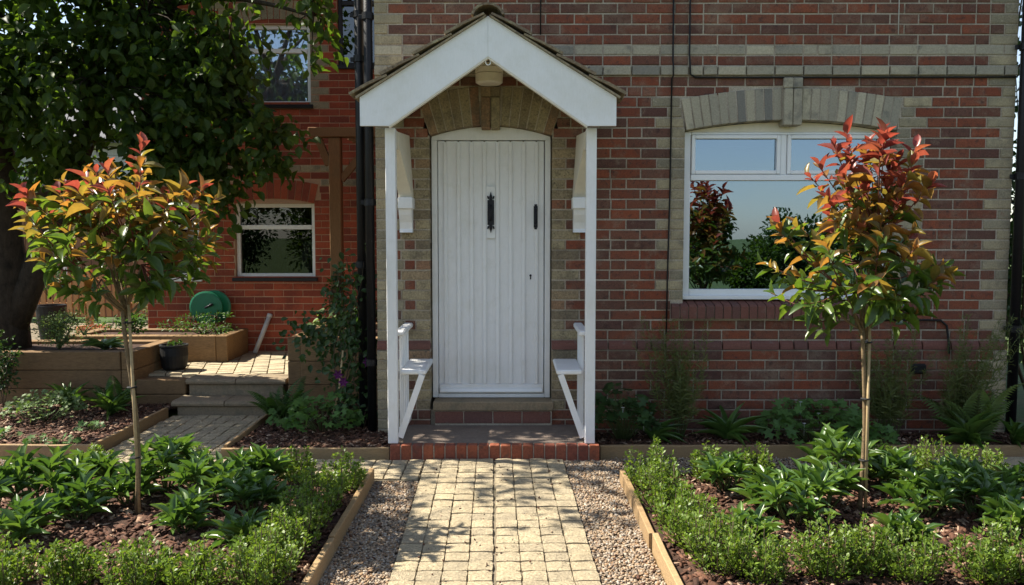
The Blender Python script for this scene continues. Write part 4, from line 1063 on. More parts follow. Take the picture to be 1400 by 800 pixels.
cot = thing('clad_cottage', 'distant cottage with pale grey horizontal cladding behind the big tree', 'cottage', (-13, 22, 0))
for i in range(22):
    m = MB(); m.box(-19, -8.2, 20.0 + .0, 20.05, .3 + i * .16, .3 + i * .16 + .155, .008); m.build('cladding_board', M['siding'], cot)
m = MB(); m.box(-18.95, -8.25, 20.052, 25, 0, 3.82); m.build('wall', M['siding'], cot)
m = MB(); m.prism([(19.6, 3.75), (19.6, 3.85), (22.5, 5.6), (25.4, 3.85), (25.4, 3.75), (22.5, 5.5)], -19.3, -7.9); m.v = [(y, x, z) for (x, y, z) in m.v]; m.build('roof', M['slate'], cot)
pt = thing('plant_pot', 'tall black pot with a clipped shrub on the terrace by the picket fence', 'pot', (-6.0, 10.9, TZ - .03))
m = MB(); m.lathe((-6.0, 10.9, TZ - .03), [(.13, 0), (.17, .3), (.18, .42), (.19, .43), (.19, .46), (.16, .46), (.15, .40)], 20); m.build('pot_body', M['rubber'], pt)
pt2 = thing('plant_pot', 'terracotta pot on the terrace behind the long raised bed', 'pot', (-4.95, 9.9, TZ - .03))
m = MB(); m.lathe((-4.95, 9.9, TZ - .03), [(.12, 0), (.17, .22), (.19, .23), (.19, .29), (.16, .29), (.15, .24)], 20); m.build('pot_body', M['terracotta'], pt2)

# ------------------------------------------------------------------ planting
def stems_mesh(parent, name, paths, r0, r1, mat, n=5):
    m = MB()
    for p in paths:
        k = len(p); m.tube(p, [r0 + (r1 - r0) * i / (k - 1) for i in range(k)], n)
    return m.build(name, M[mat], parent, tuple(worigin(parent)))

def curve(a, b, bow, n=5):
    a = np.array(a, float); b = np.array(b, float); out = []
    for i in range(n):
        t = i / (n - 1); out.append(tuple(a + (b - a) * t + np.array(bow) * math.sin(math.pi * t)))
    return out

def box_plant(u, v, w, h, label, group, nl=1750, mat='l_box'):
    """small-leaved shrub: many upright shoots, tiny leaves in pairs"""
    h *= random.uniform(.80, .96); p = spot(u, v, BEDZ); t = thing('box_shrub', label, 'shrub', p, group)
    base = np.array(p); ns = int(34 * (w / .34) ** 1.5) + 8; paths = []; P_ = []; D_ = []; per = max(8, nl // ns)
    for i in range(ns):
        a = random.uniform(0, 2 * math.pi); rr = w * .5 * math.sqrt(random.random()); 
        hh = h * (1 - .38 * (rr / (w * .5)) ** 2) * random.uniform(.55, 1.28)
        tip = base + np.array([math.cos(a) * rr, math.sin(a) * rr, hh]); root_ = base + np.array([math.cos(a) * rr * .35, math.sin(a) * rr * .35, -.01])
        c = curve(root_, tip, (math.cos(a) * .02, math.sin(a) * .02, 0), 4); paths.append(c)
        ts = 1 - rng.random(per) ** 1.25 * .92
        cc = np.array(c); idx = ts * 3; i0 = np.minimum(idx.astype(int), 2); f = (idx - i0)[:, None]
        pp = cc[i0] * (1 - f) + cc[i0 + 1] * f
        # side twigs widen the shoot lower down
        sp_ = (.012 + .055 * (1 - ts))[:, None] * rng.random((per, 1)) ** .6
        d = rdirs(per); d[:, 2] = np.abs(d[:, 2]) * .6
        P_.append(pp + norm(d) * sp_); dd = norm(d + np.array([0, 0, .55]) + .3 * rdirs(per)); D_.append(dd)
    P_ = np.vstack(P_); D_ = np.vstack(D_); n = len(P_)
    L = rng.uniform(.014, .026, n); up = norm(rdirs(n) * .7 + np.array([-.1, 0, 1.0]))
    stems_mesh(t, 'stem', paths, .003, .0014, 'twigbrown', 4)
    foliage('foliage', SMALL, P_, D_, up, L, L * rng.uniform(.6, .85, n), M[mat], t)
    return t

def rosette_clump(u, v, w, h, nr, label, group, L0=.12, mat='l_clump', per=11, name='leafy_clump', wr=.27, z=BEDZ):
    p = spot(u, v, z); t = thing(name, label, 'plant', p, group); base = np.array(p); paths = []; P_ = []; D_ = []; U_ = []
    for i in range(nr):
        a = 2.4 * i + random.uniform(-.4, .4); rr = w * .5 * math.sqrt((i + .3) / nr) * .78
        tip = base + np.array([math.cos(a) * rr, math.sin(a) * rr, h * random.uniform(.45, .8) * (1 - .25 * rr / (w * .5))])
        paths.append(curve(base + np.array([math.cos(a) * rr * .3, math.sin(a) * rr * .3, 0]), tip, (math.cos(a) * .015, math.sin(a) * .015, 0), 4))
        ax = norm(np.array([math.cos(a) * .35 * rr / (w * .5), math.sin(a) * .35 * rr / (w * .5), 1.0]))
        b0 = random.uniform(0, 6.28)
        for k in range(per):
            b = b0 + k * 2.399; el = .45 + .9 * k / per + random.uniform(-.12, .12)
            side = norm(np.cross(ax, [math.cos(b), math.sin(b), .1]))
            d = norm(side * math.cos(el) + ax * math.sin(el)); P_.append(tip - ax * .05 * (1 - k / per)); D_.append(d); U_.append(ax + .12 * rng.normal(size=3))
    P_ = np.array(P_); D_ = np.array(D_); U_ = np.array(U_); n = len(P_)
    L = L0 * rng.uniform(.7, 1.15, n)
    stems_mesh(t, 'stem', paths, .006, .004, 'stemgreen', 5)
    leaf_parts(LANCE, 'lance', M[mat], P_, D_, U_, L, L * wr * rng.uniform(.85, 1.15, n), t)
    return t

def strap_clump(p, n, L0, wr, label, cat='plant', group=None, mat='l_clump', name='strap_leaf_plant', erect=1.1):
    p = Vector(p); t = thing(name, label, cat, p, group); a = rng.uniform(0, 6.28, n); el = rng.uniform(.55, 1.45, n) * erect / 1.1
    d = np.column_stack([np.cos(a) * np.cos(el), np.sin(a) * np.cos(el), np.sin(el)]); pos = np.array(p) + d * .015
    L = L0 * rng.uniform(.65, 1.15, n); up = norm(np.column_stack([-np.cos(a) * np.sin(el), -np.sin(a) * np.sin(el), np.cos(el)]) + .2 * rdirs(n))
    leaf_parts(STRAP, 'strap', M[mat], pos, d, up, L, L * wr, t)
    return t

def fern(p, nf, L0, label, group='ferns in the shaded beds', mat='l_fern', name='fern', erect=1.0):
    p = Vector(p); t = thing(name, label, 'fern', p, group)
    for i in range(nf):
        a = 6.28 * i / nf + random.uniform(-.3, .3); el = random.uniform(.75, 1.3) * erect; Lf = L0 * random.uniform(.75, 1.1)
        n = 22; pts = []; x = Vector(p); e = el
        for k in range(n):
            pts.append(x.copy()); e -= (el + .35) / n * 1.05 * (k / n) * 1.3
            x = x + Vector((math.cos(a) * math.cos(e), math.sin(a) * math.cos(e), math.sin(e))) * (Lf / n)
        sidev = np.array([-math.sin(a), math.cos(a), 0]); P_ = []; D_ = []; L_ = []; U_ = []
        for k in range(2, n):
            tt = k / n; ln = Lf * .26 * math.sin(math.pi * min(1, .12 + tt * .88)) ** .7 * (1.05 - tt * .6)
            fw = np.array((pts[k] - pts[k - 1]).normalized())
            for s in (-1, 1):
                P_.append(pts[k]); D_.append(norm(sidev * s + fw * .45 + np.array([0, 0, -.12]))); L_.append(ln); U_.append(np.cross(fw, sidev) * 1.0)
        P_ = np.array(P_); D_ = np.array(D_); L_ = np.array(L_); U_ = np.array(U_)
        og = worigin(t); V1 = leaves_mesh('f', LANCE, P_ - np.array(og), D_, U_, L_, L_ * .24)
        fr = add('frond', V1, M[mat], t, og)
        m = MB(); m.tube(pts, [.004 - .003 * k / n for k in range(n)], 5); m.build('rachis', M['stemgreen'], fr, tuple(og))
    return t

def mound(p, w, h, n, T, key, L0, wr, label, name, mat, cat='plant', group=None, single=True, flowers=0):
    """low mound of stalked leaves"""
    p = Vector(p); t = thing(name, label, cat, p, group); a = rng.uniform(0, 6.28, n); rr = np.sqrt(rng.random(n)); 
    hh = h * np.sqrt(np.maximum(0, 1 - (rr * .92) ** 2)) * rng.uniform(.55, 1.08, n)
    pos = np.array(p) + np.column_stack([np.cos(a) * rr * w / 2, np.sin(a) * rr * w / 2, hh])
    d = norm(np.column_stack([np.cos(a), np.sin(a), np.full(n, .05)]) + .6 * rdirs(n)); up = norm(np.column_stack([np.cos(a) * rr * .8, np.sin(a) * rr * .8 - .45, np.ones(n)]) + .35 * rdirs(n))
    L = L0 * rng.uniform(.65, 1.2, n)
    if single: leaf_parts(T, key, M[mat], pos, d, up, L, L * wr, t)
    else: foliage('foliage', T, pos, d, up, L, L * wr, M[mat], t)
    sel = range(0, n, max(1, n // 40))
    stems_mesh(t, 'stem', [curve(np.array(p) + np.array([math.cos(a[i]), math.sin(a[i]), 0]) * rr[i] * w * .12, pos[i], (0, 0, h * .06), 4) for i in sel], .0028, .0016, 'stemgreen', 4)
    for i in range(flowers):
        j = random.randrange(n); m = MB(); q = pos[j] + np.array([0, 0, .03])
        for k in range(5):
            b = k * 1.2566; m.raw([tuple(q), tuple(q + np.array([.010 * math.cos(b - .5), .010 * math.sin(b - .5), .004])), tuple(q + np.array([.017 * math.cos(b), .017 * math.sin(b), .003])), tuple(q + np.array([.010 * math.cos(b + .5), .010 * math.sin(b + .5), .004]))], [(0, 1, 2, 3)])
        m.tube([tuple(pos[j] - np.array([0, 0, .06])), tuple(q)], .0012, 4); m.build('flower', M['whiteflower'], t)
    return t

def feathery(p, h, ns_, spread, label, group='feathery plants under the window', mat='l_feather', tipmat=None, lean=(0, 0)):
    p = Vector(p); t = thing('feathery_plant', label, 'plant', p, group); paths = []; P_ = []; D_ = []; L_ = []
    for i in range(int(ns_ * 1.7)):
        a = random.uniform(0, 6.28); rr = spread * math.sqrt(random.random()); hh = h * random.uniform(.6, 1.05)
        tip = np.array(p) + np.array([math.cos(a) * rr + lean[0] * hh, math.sin(a) * rr * .6 + lean[1] * hh, hh])
        c = np.array(curve(np.array(p) + np.array([math.cos(a) * .03, math.sin(a) * .03, 0]), tip, (random.uniform(-.03, .03), random.uniform(-.03, .03), 0), 6)); paths.append([tuple(q) for q in c])
        n = 80; ts = rng.uniform(.22, 1, n); idx = ts * 5; i0 = np.minimum(idx.astype(int), 4); f = (idx - i0)[:, None]
        pp = c[i0] * (1 - f) + c[i0 + 1] * f; d = rdirs(n); d[:, 2] = np.abs(d[:, 2]) * .5 + .2
        P_.append(pp); D_.append(norm(d)); L_.append((.035 + .07 * (1 - ts)) * rng.uniform(.6, 1.2, n))
    P_ = np.vstack(P_); D_ = np.vstack(D_); L_ = np.concatenate(L_)
    stems_mesh(t, 'stem', paths, .003, .0012, 'stemgreen', 4)
    P2 = np.vstack([P_, P_ + D_ * L_[:, None] * .5, P_ + D_ * L_[:, None] * .75]); D2 = np.vstack([D_, norm(D_ + .7 * rdirs(len(D_))), norm(D_ + .8 * rdirs(len(D_)))]); L2 = np.concatenate([L_, L_ * .6, L_ * .45])
    foliage('foliage', SMALL, P2, D2, rdirs(len(P2)), L2, L2 * .15, M[mat], t)
    return t

def shrub(p, rx, rz, n, L0, wr, label, name='shrub', mat='l_dark', cat='shrub', group=None, T=OVAL, ry=None, stem='twigbrown', lobes=7, zb=0.12):
    """leafy shrub of several uneven lobes"""
    p = Vector(p); t = thing(name, label, cat, p, group); ry = ry or rx; P_ = []; paths = []; N_ = []
    for i in range(lobes):
        c = np.array(p) + np.array([random.uniform(-.6, .6) * rx, random.uniform(-.6, .6) * ry, rz * random.uniform(.35 + zb, 1.55)])
        s = random.uniform(.38, .62); k = n // lobes; d = rdirs(k); q = rng.random((k, 1)) ** .4
        P_.append(c + d * q * np.array([rx, ry, rz * .75]) * s); N_.append(d)
        paths.append(curve(np.array(p), c, (random.uniform(-.1, .1) * rx, 0, 0), 5))
        for _ in range(5):
            paths.append(curve(c - np.array([0, 0, rz * .2]), c + rdirs(1)[0] * np.array([rx, ry, rz]) * s * .8, (0, 0, .02), 4))
    P_ = np.vstack(P_); N_ = np.vstack(N_); P_[:, 2] = np.maximum(P_[:, 2], p.z + .02)
    n = len(P_); L = L0 * rng.uniform(.6, 1.2, n)
    stems_mesh(t, 'branch', paths, max(.004, rx * .02), .002, stem, 5)
    foliage('foliage', T, P_, norm(N_ + .8 * rdirs(n) + np.array([0, 0, .1])), norm(rdirs(n) * .8 + np.array([0, 0, 1])), L, L * wr, M[mat], t)
    return t

# --- the two standard photinias
def photinia(base, stem_h, tips, label, cane_label, lean=(0, 0), seed=1, redt=1.0):
    random.seed(seed)
    t = thing('photinia_tree', label, 'tree', base, 'standard photinia trees'); b = np.array(base, float)
    head = b + np.array([lean[0], lean[1], stem_h])
    m = MB(); m.tube([tuple(b + (head - b) * s_ + np.array([.022 * math.sin(4.2 * s_), .014 * math.sin(5 * s_), -.02 if s_ == 0 else 0])) for s_ in np.linspace(0, 1, 9)], [.015 - .004 * i / 8 for i in range(9)], 9)
    m.build('trunk', M['bark_stem'], t, tuple(base))
    # limbs
    limbs = MB(); twigs = MB(); P_ = []; D_ = []; U_ = []; C_ = []; Lf = []
    ctr_ = head + np.array([0, 0, .22])
    nl = 15; lim = []
    for i in range(nl):
        tp = tips[int(i * len(tips) / nl)]
        q = head + (np.array(tp) - head) * .45 + np.array([random.uniform(-.05, .05), random.uniform(-.08, .08), .02]); lim.append(q)
        limbs.tube(curve(head - np.array([0, 0, .02 * (i % 4)]), q, (0, 0, -.02), 5), [.0085, .0075, .0065, .0055, .0048], 6)
    for tp in tips:
        tp = np.array(tp); q = min(lim, key=lambda z_: np.linalg.norm(z_ - tp)); c = curve(q, tp, (0, 0, -.03), 5)
        twigs.tube(c, [.0045, .004, .0034, .003, .0024], 5)
        ax0 = norm(tp - np.array(c[-3]) + np.array([0, 0, .04]))
        hz = (tp[2] - head[2]) / .95
        nlv = random.randint(8, 11)
        b0 = random.uniform(0, 6.28)
        for k in range(nlv):
            f = k / nlv; bb = b0 + k * 2.399; el = .08 + 1.15 * f + random.uniform(-.2, .2)
            s1 = norm(np.cross(ax0, [.3, .2, .9] if abs(ax0[2]) < .9 else [1, 0, 0])); s2 = np.cross(ax0, s1)
            sd_ = s1 * math.cos(bb) + s2 * math.sin(bb)
            d = norm(sd_ * math.cos(el) + ax0 * math.sin(el) - np.array([0, 0, .16 * (1 - f)]) * (1 if hz < .5 else .25))
            P_.append(tp - ax0 * .17 * (1 - f)); D_.append(d); U_.append(norm(ax0 + np.array([0, 0, .5]) + .25 * rng.normal(size=3)))
            young = hz * .85 + f * .45 + random.uniform(-.28, .28)
            C_.append('l_red' if young > redt else ('l_bronze' if young > .64 else 'l_green')); Lf.append(random.uniform(.078, .160) * (1 - .28 * f))
    limbs.build('limb', M['bark_stem'], t, tuple(base)); twigs.build('twig', M['twig'], t, tuple(base))
    P_ = np.array(P_); D_ = np.array(D_); U_ = np.array(U_); Lf = np.array(Lf); C_ = np.array(C_)
    order = np.argsort(P_[:, 1] - Lf * 2); rank = np.empty(len(P_), int); rank[order] = np.arange(len(P_))
    for mt in ('l_red', 'l_bronze', 'l_green'):
        s_ = (C_ == mt) & (rank < 300); 
        for q_, (tp_, nm_) in enumerate(((OVAL, 'photinia'), (OVAL2, 'photinia_folded'))):
            s2 = s_ & (np.arange(len(P_)) % 2 == q_); leaf_parts(tp_, nm_, M[mt], P_[s2], D_[s2], U_[s2], Lf[s2], Lf[s2] * (.42, .36)[q_], t)
        s_ = (C_ == mt) & (rank >= 300)
        if s_.any(): foliage('foliage', OVAL, P_[s_], D_[s_], U_[s_], Lf[s_], Lf[s_] * .42, M[mt], t, True)
    cn = thing('support_cane', cane_label, 'cane', tuple(b + np.array([.022, -.018, 0])), 'canes beside the photinia stems')
    m = MB(); m.tube([tuple(b + np.array([.026, -.020, -.03])), tuple(head + np.array([.020, -.016, .02]))], [.0095, .0085], 8); m.build('cane_rod', M['cane'], cn)
    for s_ in (.28, .62, .93):
        q = b + (head - b) * s_; mm = MB(); mm.lathe((q[0] + .012, q[1] - .008, q[2]), [(.026, -.004), (.029, 0), (.026, .004)], 10); mm.build('tie', M['rubber'], cn)
    return t

def crown_tips(c, rx, ry, rz, n, bot, seed, shape):
    r_ = np.random.default_rng(seed); out = []
    while len(out) < n:
        d = r_.normal(size=3); d /= np.linalg.norm(d)
        if d[2] < bot: continue
        q = r_.random() ** .38
        p = np.array(c) + d * np.array([rx, ry, rz]) * q
        p[0] += shape * d[2] * .0
        if all(np.linalg.norm(p - o_) > .06 for o_ in out): out.append(p)
    return out
pbL = spot(187, 703, BEDZ); pbR = spot(1175, 697, BEDZ)
tl_ = crown_tips((pbL.x - .03, pbL.y, 1.69), .56, .48, .48, 88, -.88, 3, 0)
photinia(pbL, 1.18, tl_, 'photinia standard with bronze and red leaf tips on thin stem beside the big tree', 'bamboo cane tied to the photinia stem beside the big tree', (-.03, .02), 5, 1.02)
tr_ = crown_tips((pbR.x - .09, pbR.y, 1.50), .56, .46, .47, 64, -.88, 8, 0) + crown_tips((pbR.x - .02, pbR.y, 1.93), .40, .32, .34, 26, -.2, 9, 0)
photinia(pbR, 1.05, tr_, 'photinia standard with red upright top leaves in front of the white window', 'bamboo cane tied to the photinia stem in front of the white window', (.01, .02), 6)
random.seed(21)

# --- box rows
ORD = ['first', 'second', 'third', 'fourth', 'fifth', 'sixth']
gL, gR = 'box shrubs edging the left front bed', 'box shrubs edging the right front bed'
for i, (u, v, w, h) in enumerate(((468, 672, .30, .25), (437, 700, .33, .26), (418, 726, .33, .26), (400, 752, .34, .26), (378, 778, .36, .26), (352, 806, .36, .27))):
    box_plant(u, v, w, h, f'{ORD[i]} box shrub from the porch in the row along timber edge of the left bed', gL + ', side row')
for i, (u, v, w, h) in enumerate(((272, 808, .34, .25), (186, 808, .36, .25), (98, 806, .30, .24), (14, 806, .34, .25))):
    box_plant(u, v, w * .88, h, f'{ORD[i]} box shrub from the gravel strip in the front row of the left bed', gL + ', front row')
for i, (u, v, w, h) in enumerate(((408, 660, .26, .22), (262, 655, .24, .20), (130, 650, .22, .20))):
    box_plant(u, v, w, h, f'{ORD[i]} box shrub from the path at the back of left bed along side path', gL + ', back row', 1500)
for i, (u, v, w, h) in enumerate(((888, 668, .31, .27), (905, 694, .32, .26), (925, 722, .32, .26), (950, 750, .36, .27), (985, 782, .38, .28), (1040, 792, .34, .26))):
    box_plant(u, v, w, h, f'{ORD[i]} box shrub from the porch in the row along timber edge of the right bed', gR + ', side row')
for i, (u, v, w, h) in enumerate(((1132, 792, .36, .27), (1182, 786, .32, .25), (1245, 794, .36, .27), (1345, 796, .34, .28), (1400, 796, .34, .28))):
    box_plant(u, v, w * .88, h, f'{ORD[i]} box shrub from the gravel strip in the front row of the right bed', gR + ', front row')
for i, (u, v, w, h) in enumerate(((965, 660, .24, .24), (1030, 658, .26, .24), (1208, 652, .34, .24), (1275, 655, .40, .26), (1340, 655, .30, .2))):
    box_plant(u, v, w, h, f'{ORD[i]} box shrub from the porch at the back of right bed before timber board', gR + ', back row', 1500)

# --- glossy leafy clumps
cl, cr_ = 'glossy clumps in the left front bed', 'glossy clumps in the right front bed'
for (u, v, w, h, n, lab) in ((228, 672, .46, .33, 9, 'tall glossy leafy clump behind the photinia stem, by the side path'),
                             (300, 690, .50, .30, 9, 'wide glossy leafy clump beside the photinia stem, next to box row'),
                             (62, 700, .50, .36, 10, 'tall glossy leafy clump in left bed, between photinia and the bed\'s outer end'),
                             (-20, 715, .45, .33, 7, 'glossy leafy clump at the outer end of the left bed, beyond the tall clump'),
                             (355, 672, .32, .24, 5, 'small glossy leafy clump close to the box shrubs of the left bed'),
                             (255, 728, .26, .17, 4, 'low glossy leafy clump on mulch in front of wide clump'),
                             (130, 668, .30, .22, 4, 'small dark glossy clump at the back of the left bed'),
                             (178, 690, .30, .22, 4, 'glossy clump just behind the photinia stem, between two tall clumps'),
                             (112, 712, .30, .22, 4, 'medium glossy clump on mulch beside the tall clump of the left bed'),
                             (345, 708, .34, .24, 5, 'glossy clump leaning against the box row of the left bed'),
                             (30, 742, .28, .18, 3, 'low glossy clump behind front box row of the left bed'),
                             (330, 745, .22, .12, 2, 'lowest glossy rosette on mulch by the box row of the left bed')):
    rosette_clump(u, v, w, h * 1.08, n + 4, lab, cl, .135)
for (u, v, w, h, n, lab) in ((1085, 714, .52, .30, 9, 'sunlit glossy leafy clump left of the cane, on mulch'),
                             (1150, 668, .50, .36, 9, 'tall glossy clump behind the photinia stem before the geranium'),
                             (990, 672, .30, .22, 4, 'small broad-leaved clump behind box row of the right bed'),
                             (1262, 708, .40, .26, 7, 'glossy clump right of the cane beside the white plant tag'),
                             (1335, 706, .46, .28, 8, 'wide glossy clump in right bed toward the bed\'s outer end'),
                             (1405, 700, .40, .27, 6, 'glossy clump at the outer end of the right bed, beyond the wide clump'),
                             (1235, 745, .2, .13, 2, 'low glossy rosette behind front box row of the right bed'),
                             (1218, 668, .28, .22, 4, 'dark glossy clump at the back of right bed beside the cane'),
                             (1128, 696, .34, .26, 5, 'glossy clump beside the cane, between sunlit clump and stem'),
                             (1048, 700, .30, .22, 4, 'glossy clump between the broad-leaved clump and the sunlit clump'),
                             (1300, 690, .34, .24, 5, 'glossy clump behind the wide clump, before the back box row'),
                             (1385, 735, .30, .20, 4, 'low glossy clump behind front box row near the outer end of right bed'),
                             (1025, 740, .22, .13, 2, 'low glossy rosette at the corner of the box rows')):
    rosette_clump(u, v, w, h * 1.08, n + 4, lab, cr_, .135)

# plant tag
pgt = thing('plant_tag', 'small white plant tag with black print lying on the mulch', 'tag', spot(1222, 722, BEDZ))
q = spot(1222, 722, BEDZ + .02)
m = MB(); m.raw([(q.x - .03, q.y, q.z), (q.x + .03, q.y - .01, q.z + .01), (q.x + .028, q.y + .02, q.z + .05), (q.x - .028, q.y + .03, q.z + .042), (q.x - .03, q.y + .003, q.z - .002), (q.x + .03, q.y - .007, q.z + .008), (q.x + .028, q.y + .023, q.z + .048), (q.x - .028, q.y + .033, q.z + .040)], [(0, 1, 2, 3), (7, 6, 5, 4), (0, 4, 5, 1), (1, 5, 6, 2), (2, 6, 7, 3), (3, 7, 4, 0)]); m.build('tag_card', M['tagplastic'], pgt)
m = MB(); m.tube([(q.x - .012 + .009 * math.cos(a), q.y + .012 - .002, q.z + .03 + .009 * math.sin(a)) for a in np.linspace(0, 6.28, 10)], .002, 4); m.tube([(q.x + .006, q.y + .006, q.z + .018), (q.x + .016, q.y + .010, q.z + .036)], .002, 4); m.build('tag_print', M['rubber'], pgt)

# --- bed under the window
mound((.86, 6.42, BEDZ), .46, .44, 110, LOBED, 'lobed', .085, 1.0, 'dark leafy shrub with lobed leaves beside the porch post', 'leafy_shrub', 'l_dark', 'shrub', None, flowers=3)
strap_clump((1.08, 6.38, BEDZ), 16, .22, .17, 'small strap-leaved plant between porch shrub and the spiky plant', group='strap-leaved plants under the window')
strap_clump((1.66, 6.40, BEDZ), 26, .30, .13, 'upright spiky strap-leaved plant below the window corner', group='strap-leaved plants under the window')
mound((2.32, 6.36, BEDZ), .80, .32, 230, LOBED, 'lobed', .082, 1.0, 'bright geranium mound with small white flowers below the window', 'geranium', 'l_geran', flowers=7)
mound((2.66, 6.25, BEDZ), .42, .18, 70, LOBED, 'lobed', .07, 1.0, 'low geranium patch behind the cane below the window', 'geranium', 'l_geran')
feathery((1.30, 6.45, BEDZ), .95, 14, .38, 'tall wispy feathery plant between porch and window corner')
feathery((2.95, 6.45, BEDZ), .90, 14, .36, 'tall wispy feathery plant below the right half of the window')
feathery((3.42, 6.40, BEDZ), .95, 16, .30, 'dense feathery plant leaning toward downpipe by the corner quoins', lean=(.22, -.1))
fern((3.52, 6.30, BEDZ), 6, .62, 'pale fern with upright fronds at the wall corner', mat='l_pale', erect=1.15)
strap_clump((3.42, 6.22, BEDZ), 26, .30, .16, 'broad strap-leaved plant in front of the pale fern', group='strap-leaved plants under the window')
strap_clump((3.78, 6.25, BEDZ), 22, .26, .16, 'strap-leaved plant at the foot of the right-hand downpipe', group='strap-leaved plants under the window')
strap_clump((4.05, 6.2, BEDZ), 20, .28, .14, 'strap-leaved plant beyond the downpipe at the house corner', group='strap-leaved plants under the window')
shrub((5.0, 8.0, 0), .85, 2.4, 2600, .11, .55, 'added tall dark evergreen shrub hiding the bright gap beyond the house corner', mat='l_dark', lobes=12)  # added to cover the bright sliver of sky past the corner
shrub((4.62, 6.55, 0), .45, .85, 500, .11, .34, 'tall bright green shrub beyond the right-hand corner of the house', mat='l_geran', T=LANCE)

# --- bed beside porch and steps
fern((-1.92, 7.0, BEDZ), 11, .48, 'large green fern beside the garden steps')
mound(spot(442, 590, BEDZ), .58, .30, 170, LOBED, 'lobed', .07, 1.0, 'bright lobed-leaf plant on mulch beside the downpipe', 'geranium', 'l_geran')
mound(spot(395, 585, BEDZ), .28, .20, 30, LOBED, 'lobed', .06, 1.0, 'small lobed-leaf plant between fern and steps', 'geranium', 'l_geran')
def climber():
    t = thing('climbing_clematis', 'dark climbing clematis with purple flowers around the downpipes', 'climber', (-1.36, 6.95, BEDZ), None)
    paths = []; P_ = []
    for i in range(9):
        x0 = -1.36 + random.uniform(-.1, .12); top = random.uniform(.9, 1.55)
        c = np.array([(x0 + .10 * math.sin(z * 5 + i) + (.09 * z), 6.86 + random.uniform(-.06, .06), .05 + z * top) for z in np.linspace(0, 1, 9)]); paths.append([tuple(q) for q in c])
        k = 70; ts = rng.random(k) * 7.99; i0 = ts.astype(int); f = (ts - i0)[:, None]
        P_.append(c[i0] * (1 - f) + c[i0 + 1] * f + rng.normal(size=(k, 3)) * np.array([.09, .05, .05]))
    P_ = np.vstack(P_); k = 260; P_ = np.vstack([P_, np.array([-1.62, 7.2, .78]) + rng.normal(size=(k, 3)) * np.array([.17, .12, .10])])
    P_[:, 1] = np.minimum(P_[:, 1], 7.6); inside = (P_[:, 0] > -1.12) & (P_[:, 1] > 6.66); P_ = P_[~inside]
    n = len(P_); L = rng.uniform(.04, .075, n)
    stems_mesh(t, 'stem', paths, .005, .002, 'twigbrown', 5)
    d = rdirs(n); d[:, 2] -= .4
    foliage('foliage', OVAL, P_, norm(d), norm(np.array([.2, -.8, .6]) + .5 * rdirs(n)), L, L * .6, M['l_dark'], t)
    for (x, z) in ((-1.40, .52), (-1.16, .62), (-1.36, .46)):
        m = MB(); q = np.array([x, 6.72, z])
        for k in range(6):
            b = k * 1.047; m.raw([tuple(q), tuple(q + np.array([.025 * math.cos(b - .5), -.012, .025 * math.sin(b - .5)])), tuple(q + np.array([.045 * math.cos(b), -.004, .045 * math.sin(b)])), tuple(q + np.array([.025 * math.cos(b + .5), -.012, .025 * math.sin(b + .5)]))], [(0, 1, 2, 3)])
        m.build('flower', M['purple'], t)
    m = MB(); m.tube([(-1.50, 6.80, .06), (-1.42, 6.82, .35), (-1.38, 6.82, .7)], .008, 6); m.build('support_stick', M['cane'], t)
climber()
mound((-1.75, 7.95, .64), .30, .28, 26, OVAL, 'oval', .10, .7, 'pale green hydrangea in the tall raised bed', 'hydrangea', 'l_pale')
shrub((-1.45, 8.1, .64), .22, .22, 420, .06, .6, 'dark leafy shrub in the tall raised bed', mat='l_dark')
shrub((-1.79, 8.53, .66), .12, .38, 240, .05, .55, 'dark climber wrapped around the pergola post', name='climbing_plant', mat='l_dark', cat='climber', ry=.08)
# --- bed below the big tree
mound(spot(62, 575, BEDZ), .62, .26, 330, LOBED, 'lobed', .038, 1.0, 'pale green low mound of tiny leaves on mulch in rear left bed', 'ground_cover', 'l_pale', single=False)
strap_clump(spot(95, 560, BEDZ), 22, .27, .14, 'spiky green plant behind the pale low mound', group='strap-leaved plants in the rear left bed')
strap_clump(spot(152, 570, BEDZ), 24, .26, .13, 'upright strap-leaved plant on mulch near the steps', group='strap-leaved plants in the rear left bed')
fern((-3.55, 7.45, BEDZ), 9, .42, 'arching fern at the end of the long raised bed')
mound(spot(12, 540, BEDZ), .42, .18, 90, LOBED, 'lobed', .05, 1.0, 'plum and silver leaved low plant in rear left bed', 'heuchera', 'l_plum', single=False)
for (u, v, lab) in ((125, 590, 'small green seedling on mulch near the strap-leaved plant'), (55, 608, 'small two-leaved seedling near the timber board'), (85, 610, 'round-leaved seedling beside the timber board of rear left bed'), (5, 600, 'low pale plant at the outer end of the rear left bed')):
    mound(spot(u, v, BEDZ), .20, .08, 14, LOBED, 'lobed', .05, 1.0, lab, 'seedling', 'l_geran')
shrub((-4.45, 8.2, .52), .42, .22, 1700, .028, .5, 'bushy pale green herb in the long raised bed', name='herb', mat='l_pale', cat='plant', lobes=10, T=SMALL, stem='stemgreen')
strap_clump((-3.95, 8.1, .52), 20, .20, .42, 'broad-leaved pale hosta in the long raised bed', mat='l_hosta', name='hosta', erect=.8)
shrub((-5.25, 8.1, .50), .35, .30, 500, .05, .5, 'dark leafy plant at tree foot in the long raised bed', mat='l_dark')
shrub((-4.65, 7.6, .06), .14, .42, 420, .045, .6, 'dark ivy hanging over the long raised bed front', name='ivy', mat='l_dark', cat='climber', ry=.12, zb=0)
shrub((-3.4, 9.2, .54), .42, .13, 700, .04, .45, 'low dark herb in the raised bed under the hose reel', name='herb', mat='l_fern', cat='plant', T=SMALL)
shrub((-4.2, 9.2, .54), .30, .15, 300, .05, .5, 'low leafy plant in the raised bed beside the small window', mat='l_fern', cat='plant')
